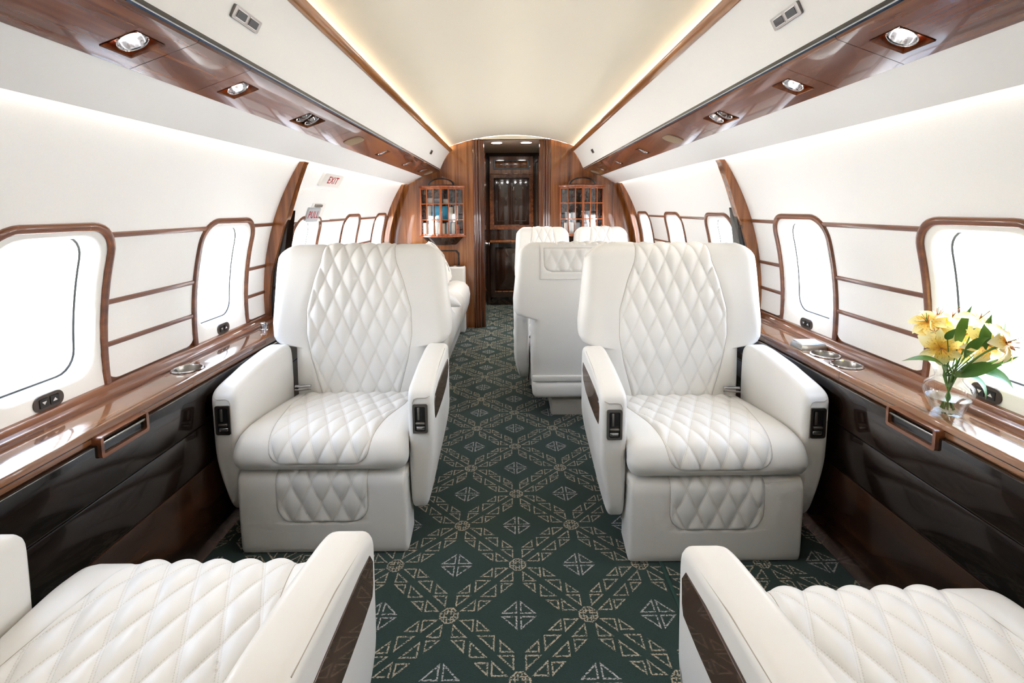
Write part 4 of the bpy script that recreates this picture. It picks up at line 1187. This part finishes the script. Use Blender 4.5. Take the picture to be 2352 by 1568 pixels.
# ------------------------------------------------------------------ vase with lilies on the right ledge
va=empty('flower_vase',(1.142,1.255,LEDGE)); tag(va,'clear glass vase half filled with water on the right ledge','vase')
vp=[(0.0001,0.003),(0.028,0.003),(0.031,0.0),(0.0335,0.004),(0.038,0.016),(0.047,0.036),(0.0545,0.055),(0.0555,0.066),(0.051,0.079),(0.041,0.089),(0.0335,0.095),(0.0315,0.101),(0.0335,0.112),(0.039,0.124),(0.045,0.134)]
lathe('glass',vp+[(vp[-1][0]+0.0012,vp[-1][1]+0.0008)],(0,0,0),'vase_glass',va,n=36,ang=60)
lathe('water',[(0.0001,0.004),(0.028,0.005),(0.035,0.016),(0.0435,0.034),(0.048,0.044),(0.0001,0.044)],(0,0,0),'water',va,n=30)
def petal_mesh(name,L_,w_,curl):
    n,m_=9,6; V=[];Fc=[];UV=[]
    for i in range(n+1):
        t=i/n; wd=w_*(math.sin(PI*min(1,t**0.8*0.96+0.03))**0.75)*(0.55+0.45*t if t<0.5 else 1)
        for j in range(m_+1):
            v=-1+2*j/m_
            x=L_*t; y=v*wd/2; z=curl*(t**2)*L_*-1+0.35*L_*t+0.10*wd*(v*v)
            V.append((x,y,z)); UV.append(((v+1)/2,t))
    for i in range(n):
        for j in range(m_): a=i*(m_+1)+j; Fc.append((a,a+1,a+m_+2,a+m_+1))
    me=bpy.data.meshes.new(name); me.from_pydata(V,[],Fc)
    l=me.uv_layers.new(name='UVMap'); vi=np.empty(len(me.loops),dtype=np.int32); me.loops.foreach_get('vertex_index',vi); l.data.foreach_set('uv',np.array(UV,dtype=np.float32)[vi].ravel())
    me.shade_smooth(); me.materials.append(MATS['petal']); return me
PM=[petal_mesh('petal_outer',0.047,0.034,0.62),petal_mesh('petal_inner',0.045,0.022,0.50)]
def leaf(name,pts,w_,nrm,parent,mat='leaf_green'):
    pts=[Vector(p) for p in pts]; V=[];Fc=[]; n=len(pts); nrm=Vector(nrm)
    # resample with a quadratic curve
    cur=[]
    for i in range(13):
        t=i/12
        if n==2: p=pts[0].lerp(pts[1],t)
        else: p=pts[0]*(1-t)**2+pts[1]*2*t*(1-t)+pts[2]*t*t
        cur.append(p)
    for i,p in enumerate(cur):
        t=i/12; tg=(cur[min(i+1,12)]-cur[max(i-1,0)]).normalized(); side=tg.cross(nrm).normalized(); up_=side.cross(tg)
        wd=w_*math.sin(PI*min(1,0.05+0.95*t))**0.9*(1-t)**0.35*0.62
        V+= [tuple(p-side*wd+up_*wd*0.25),tuple(p),tuple(p+side*wd+up_*wd*0.25)]
    for i in range(12):
        for k in range(2): a=i*3+k; Fc.append((a,a+1,a+4,a+3))
    o=mk(name,V,Fc,mat,parent,ang=70,recalc=False)
    return o
NECK=Vector((1.142,1.255,LEDGE+0.100)); FOOT=Vector((1.142,1.255,LEDGE+0.012))
fl_list=[((1.098,1.235,0.808),(-0.55,-0.8,-0.05),1.0,'low left lily with orange striped throat'),
 ((1.155,1.225,0.803),(-0.15,-0.95,-0.12),0.95,'low middle lily leaning over the vase rim'),
 ((1.097,1.262,0.850),(-0.7,-0.65,0.3),0.9,'left lily above the lowest one'),
 ((1.093,1.285,0.880),(-0.6,-0.4,0.7),0.9,'topmost lily on the left side'),
 ((1.132,1.290,0.893),(-0.1,-0.4,0.9),0.95,'upper lily left of the long upright leaf'),
 ((1.160,1.235,0.853),(-0.2,-0.7,0.65),0.95,'pale lily in the centre of the bunch'),
 ((1.178,1.185,0.832),(-0.15,-0.95,0.1),1.1,'large open lily on the right side'),
 ((1.165,1.200,0.912),(0.1,-0.45,0.85),0.95,'highest lily in front of the bright window'),
 ((1.152,1.105,0.866),(0.45,-0.75,0.35),1.05,'rightmost lily at the photo edge'),
 ((1.160,1.275,0.902),(0.1,-0.2,0.95),0.85,'back lily between upright leaves'),
 ((1.160,1.110,0.846),(0.6,-0.7,-0.1),0.95,'lower right lily hanging outward')]
for i,(c_,d_,sc_,lab) in enumerate(fl_list):
    c_=Vector(c_); d_=Vector(d_).normalized()
    e=empty('lily',c_); tag(e,'yellow %s in the vase'%lab,'flower','yellow lilies in the vase')
    base=c_-d_*0.020
    off=Vector((math.cos(i*2.4)*0.014,math.sin(i*2.4)*0.014,0))
    pth=[]
    P0,P1,P2,P3=FOOT-off*1.0,NECK+off*0.9,c_-d_*0.055+Vector((0,0,-0.01)),base
    for k in range(15):
        t=k/14
        if t<0.5: q=t/0.5; p=P0.lerp(P1,q)
        else: q=(t-0.5)/0.5; p=P1*(1-q)**2+P2*2*q*(1-q)+P3*q*q
        pth.append(p-c_)
    tube('stem',pth,0.0022,'stem_green',e,n=6)
    Q=Vector((0,0,1)).rotation_difference(d_)
    for k in range(6):
        o=bpy.data.objects.new('petal',PM[k%2]); link(o,e)
        o.rotation_mode='QUATERNION'; o.rotation_quaternion=Q@Euler((0,0,k*PI/3+i*0.7)).to_quaternion()
        o.location=base-c_; o.scale=(sc_*1.12,sc_*1.12,sc_*1.12)
    for k in range(5):
        a=k*2*PI/5+i; tip=Q@Vector((0.008*math.cos(a),0.008*math.sin(a),0.034))
        tube('stamen',[base-c_,base-c_+tip*0.5,base-c_+tip],0.0008,'stem_green' if k%2 else 'book_3',e,n=4)
LV=[([(1.130,1.250,0.752),(1.07,1.23,0.800),(0.985,1.225,0.782)],0.026,(0,-0.4,1),'long leaf reaching left over the ledge'),
 ([(1.138,1.235,0.738),(1.17,1.20,0.775),(1.205,1.18,0.785)],0.034,(-0.2,-0.8,0.6),'broad dark leaf across the vase front'),
 ([(1.185,1.22,0.772),(1.205,1.185,0.785),(1.225,1.16,0.815)],0.020,(0,-0.6,0.8),'leaf tip pointing right of the bunch'),
 ([(1.165,1.23,0.765),(1.205,1.18,0.770),(1.215,1.16,0.728)],0.030,(0.2,-0.9,0.3),'bright leaf drooping to the right'),
 ([(1.165,1.235,0.745),(1.19,1.205,0.735),(1.178,1.19,0.690)],0.022,(0.3,-0.9,0.2),'small leaf hanging beside the glass neck'),
 ([(1.143,1.240,0.815),(1.125,1.225,0.870),(1.158,1.225,0.928)],0.024,(-0.3,-0.9,0.1),'upright leaf in the middle of the flowers'),
 ([(1.176,1.205,0.810),(1.160,1.195,0.865),(1.176,1.19,0.915)],0.024,(-0.4,-0.9,0),'dark upright leaf right of the middle'),
 ([(1.195,1.20,0.850),(1.205,1.19,0.88),(1.200,1.185,0.900)],0.024,(0.2,-0.9,0.2),'light green leaf behind the right lily'),
 ([(1.150,1.225,0.790),(1.135,1.195,0.845),(1.175,1.19,0.852)],0.026,(-0.2,-0.95,0.2),'short dark leaf in the centre gap'),
 ([(1.110,1.235,0.835),(1.10,1.225,0.85),(1.118,1.222,0.868)],0.018,(-0.5,-0.8,0),'small leaf between the left lilies')]
for i,(pts,w_,nr,lab) in enumerate(LV):
    c_=Vector(pts[0]); e=empty('lily_leaf',c_); tag(e,'green %s'%lab,'leaf','leaves of the bouquet')
    leaf('blade',[Vector(p)-c_ for p in pts],w_,nr,e)
    tube('stem',[Vector((0,0,0)),(NECK-c_)*0.6,NECK+Vector((0.008*math.cos(i),0.008*math.sin(i),0))-c_],0.0013,'stem_green',e,n=5)

# ------------------------------------------------------------------ small fittings
cu=empty('control_unit',(1.146,1.873,LEDGE)); tag(cu,'silver touchscreen control unit standing on the right ledge','control unit')
bm=bmesh.new()
for s in ((-.050,-.040,0),(.050,-.040,0),(.050,.040,0),(-.050,.040,0),(-.044,-.034,.020),(.050,-.034,.020),(.050,.038,.024),(-.044,.038,.024)): bm.verts.new(s)
bm.verts.ensure_lookup_table()
for f in ((0,1,2,3),(4,5,6,7),(0,1,5,4),(1,2,6,5),(2,3,7,6),(3,0,4,7)): bm.faces.new([bm.verts[k] for k in f])
bmesh.ops.bevel(bm,geom=list(bm.edges),offset=0.003,segments=2,profile=0.5,affect='EDGES')
from_bm('body',bm,'nickel',cu)
mk('screen_bezel',[(-.040,-.030,.0212),(.046,-.030,.0212),(.046,.034,.0247),(-.040,.034,.0247)],[(0,1,2,3)],'screen_grey',cu,smooth=False)
mk('screen',[(-.012,-.024,.0221),(.030,-.024,.0221),(.030,.026,.0249),(-.012,.026,.0249)],[(0,1,2,3)],'screen_blue',cu,smooth=False)
o=lathe('ledge_knob',[(0.0001,0.034),(0.013,0.034),(0.016,0.031),(0.016,0.024),(0.013,0.021),(0.013,0.006),(0.018,0.004),(0.018,0.0)],(0,0,0),'chrome',n=24); o.location=(-1.164,2.23,LEDGE); tag(o,'small chrome knob on the left ledge beside the divider','knob')

# emergency exit fittings on the left wall
S=Side(-1)
def wall_plate(name,y0,y1,t0,t1,d0,d1,mat,parent,r=0.004,c=(0,0,0)):
    lp=rrect(y0,y1,t0,t1,r,4); n=len(lp)
    V=[S.P(y,t,d0) for y,t in lp]+[S.P(y,t,d1) for y,t in lp]
    V=[(v[0]-c[0],v[1]-c[1],v[2]-c[2]) for v in V]
    return mk(name,V,[tuple(range(n,2*n))]+[(i,(i+1)%n,n+(i+1)%n,n+i) for i in range(n)],mat,parent)
def wall_mat(y,t,d,c):
    p=Vector(S.P(y,t,d))-Vector(c); n=Vector((wallx(t)/WR,0,-(t-WZ)/WR)); n=Vector((n.x,0,n.z)).normalized()
    xa=Vector((0,1,0)); za=Vector((wallx(t)/WR,0,-(t-WZ)/WR)).normalized(); ya=za.cross(xa)
    return Matrix(((xa.x,ya.x,za.x,p.x),(xa.y,ya.y,za.y,p.y),(xa.z,ya.z,za.z,p.z),(0,0,0,1)))
c=S.P(2.905,1.358); e=empty('exit_sign',c); tag(e,'white EXIT sign with red letters on the left wall','sign')
wall_plate('plate',2.76,3.06,1.322,1.394,0.004,-0.016,'sign_white',e,0.006,c)
text_mesh('lettering','EXIT',0.062,'print_red',wall_mat(2.915,1.358,-0.0168,c),e,sx=1.08)
c=S.P(2.84,1.157); e=empty('pull_sign',c); tag(e,'grey PULL sign with red letters above a left window','sign')
wall_plate('plate',2.755,2.925,1.117,1.198,0.002,-0.017,'sign_grey',e,0.010,c)
text_mesh('lettering','PULL',0.060,'print_red',wall_mat(2.84,1.157,-0.0178,c),e,sx=0.98)
c=S.P(2.86,1.17); e=empty('exit_hatch',c); tag(e,'raised white emergency hatch cover with metal latch under the EXIT sign','hatch')
lp=[(y,t) for y,t in arc(3.06,1.20,0.10,0,90,8)+arc(2.66,1.20,0.10,90,180,8)]
lp=[(3.16,1.118)]+lp+[(2.56,1.118)]
rowsV=[]
for d,sc in ((0.002,1.0),(-0.004,1.0),(-0.006,0.985)):
    rowsV.append([S.P(2.86+(y-2.86)*sc,1.118+(t-1.118)*sc,d) for y,t in lp])
n=len(lp); V=[(v[0]-c[0],v[1]-c[1],v[2]-c[2]) for r_ in rowsV for v in r_]
Fc=[(k*n+i,k*n+(i+1)%n,(k+1)*n+(i+1)%n,(k+1)*n+i) for k in range(2) for i in range(n)]
# fill the face in vertical strips so that it follows the wall
m0=2*n
half=n//2
for i in range(half-1): Fc.append((m0+i,m0+i+1,m0+n-2-i,m0+n-1-i))
mk('cover',V,Fc,'cream_wall',e)
wall_plate('latch_plate',2.80,3.00,1.115,1.222,0.002,-0.009,'sign_white',e,0.006,c)
wall_plate('latch',2.83,2.925,1.203,1.218,-0.008,-0.020,'nickel',e,0.004,c)
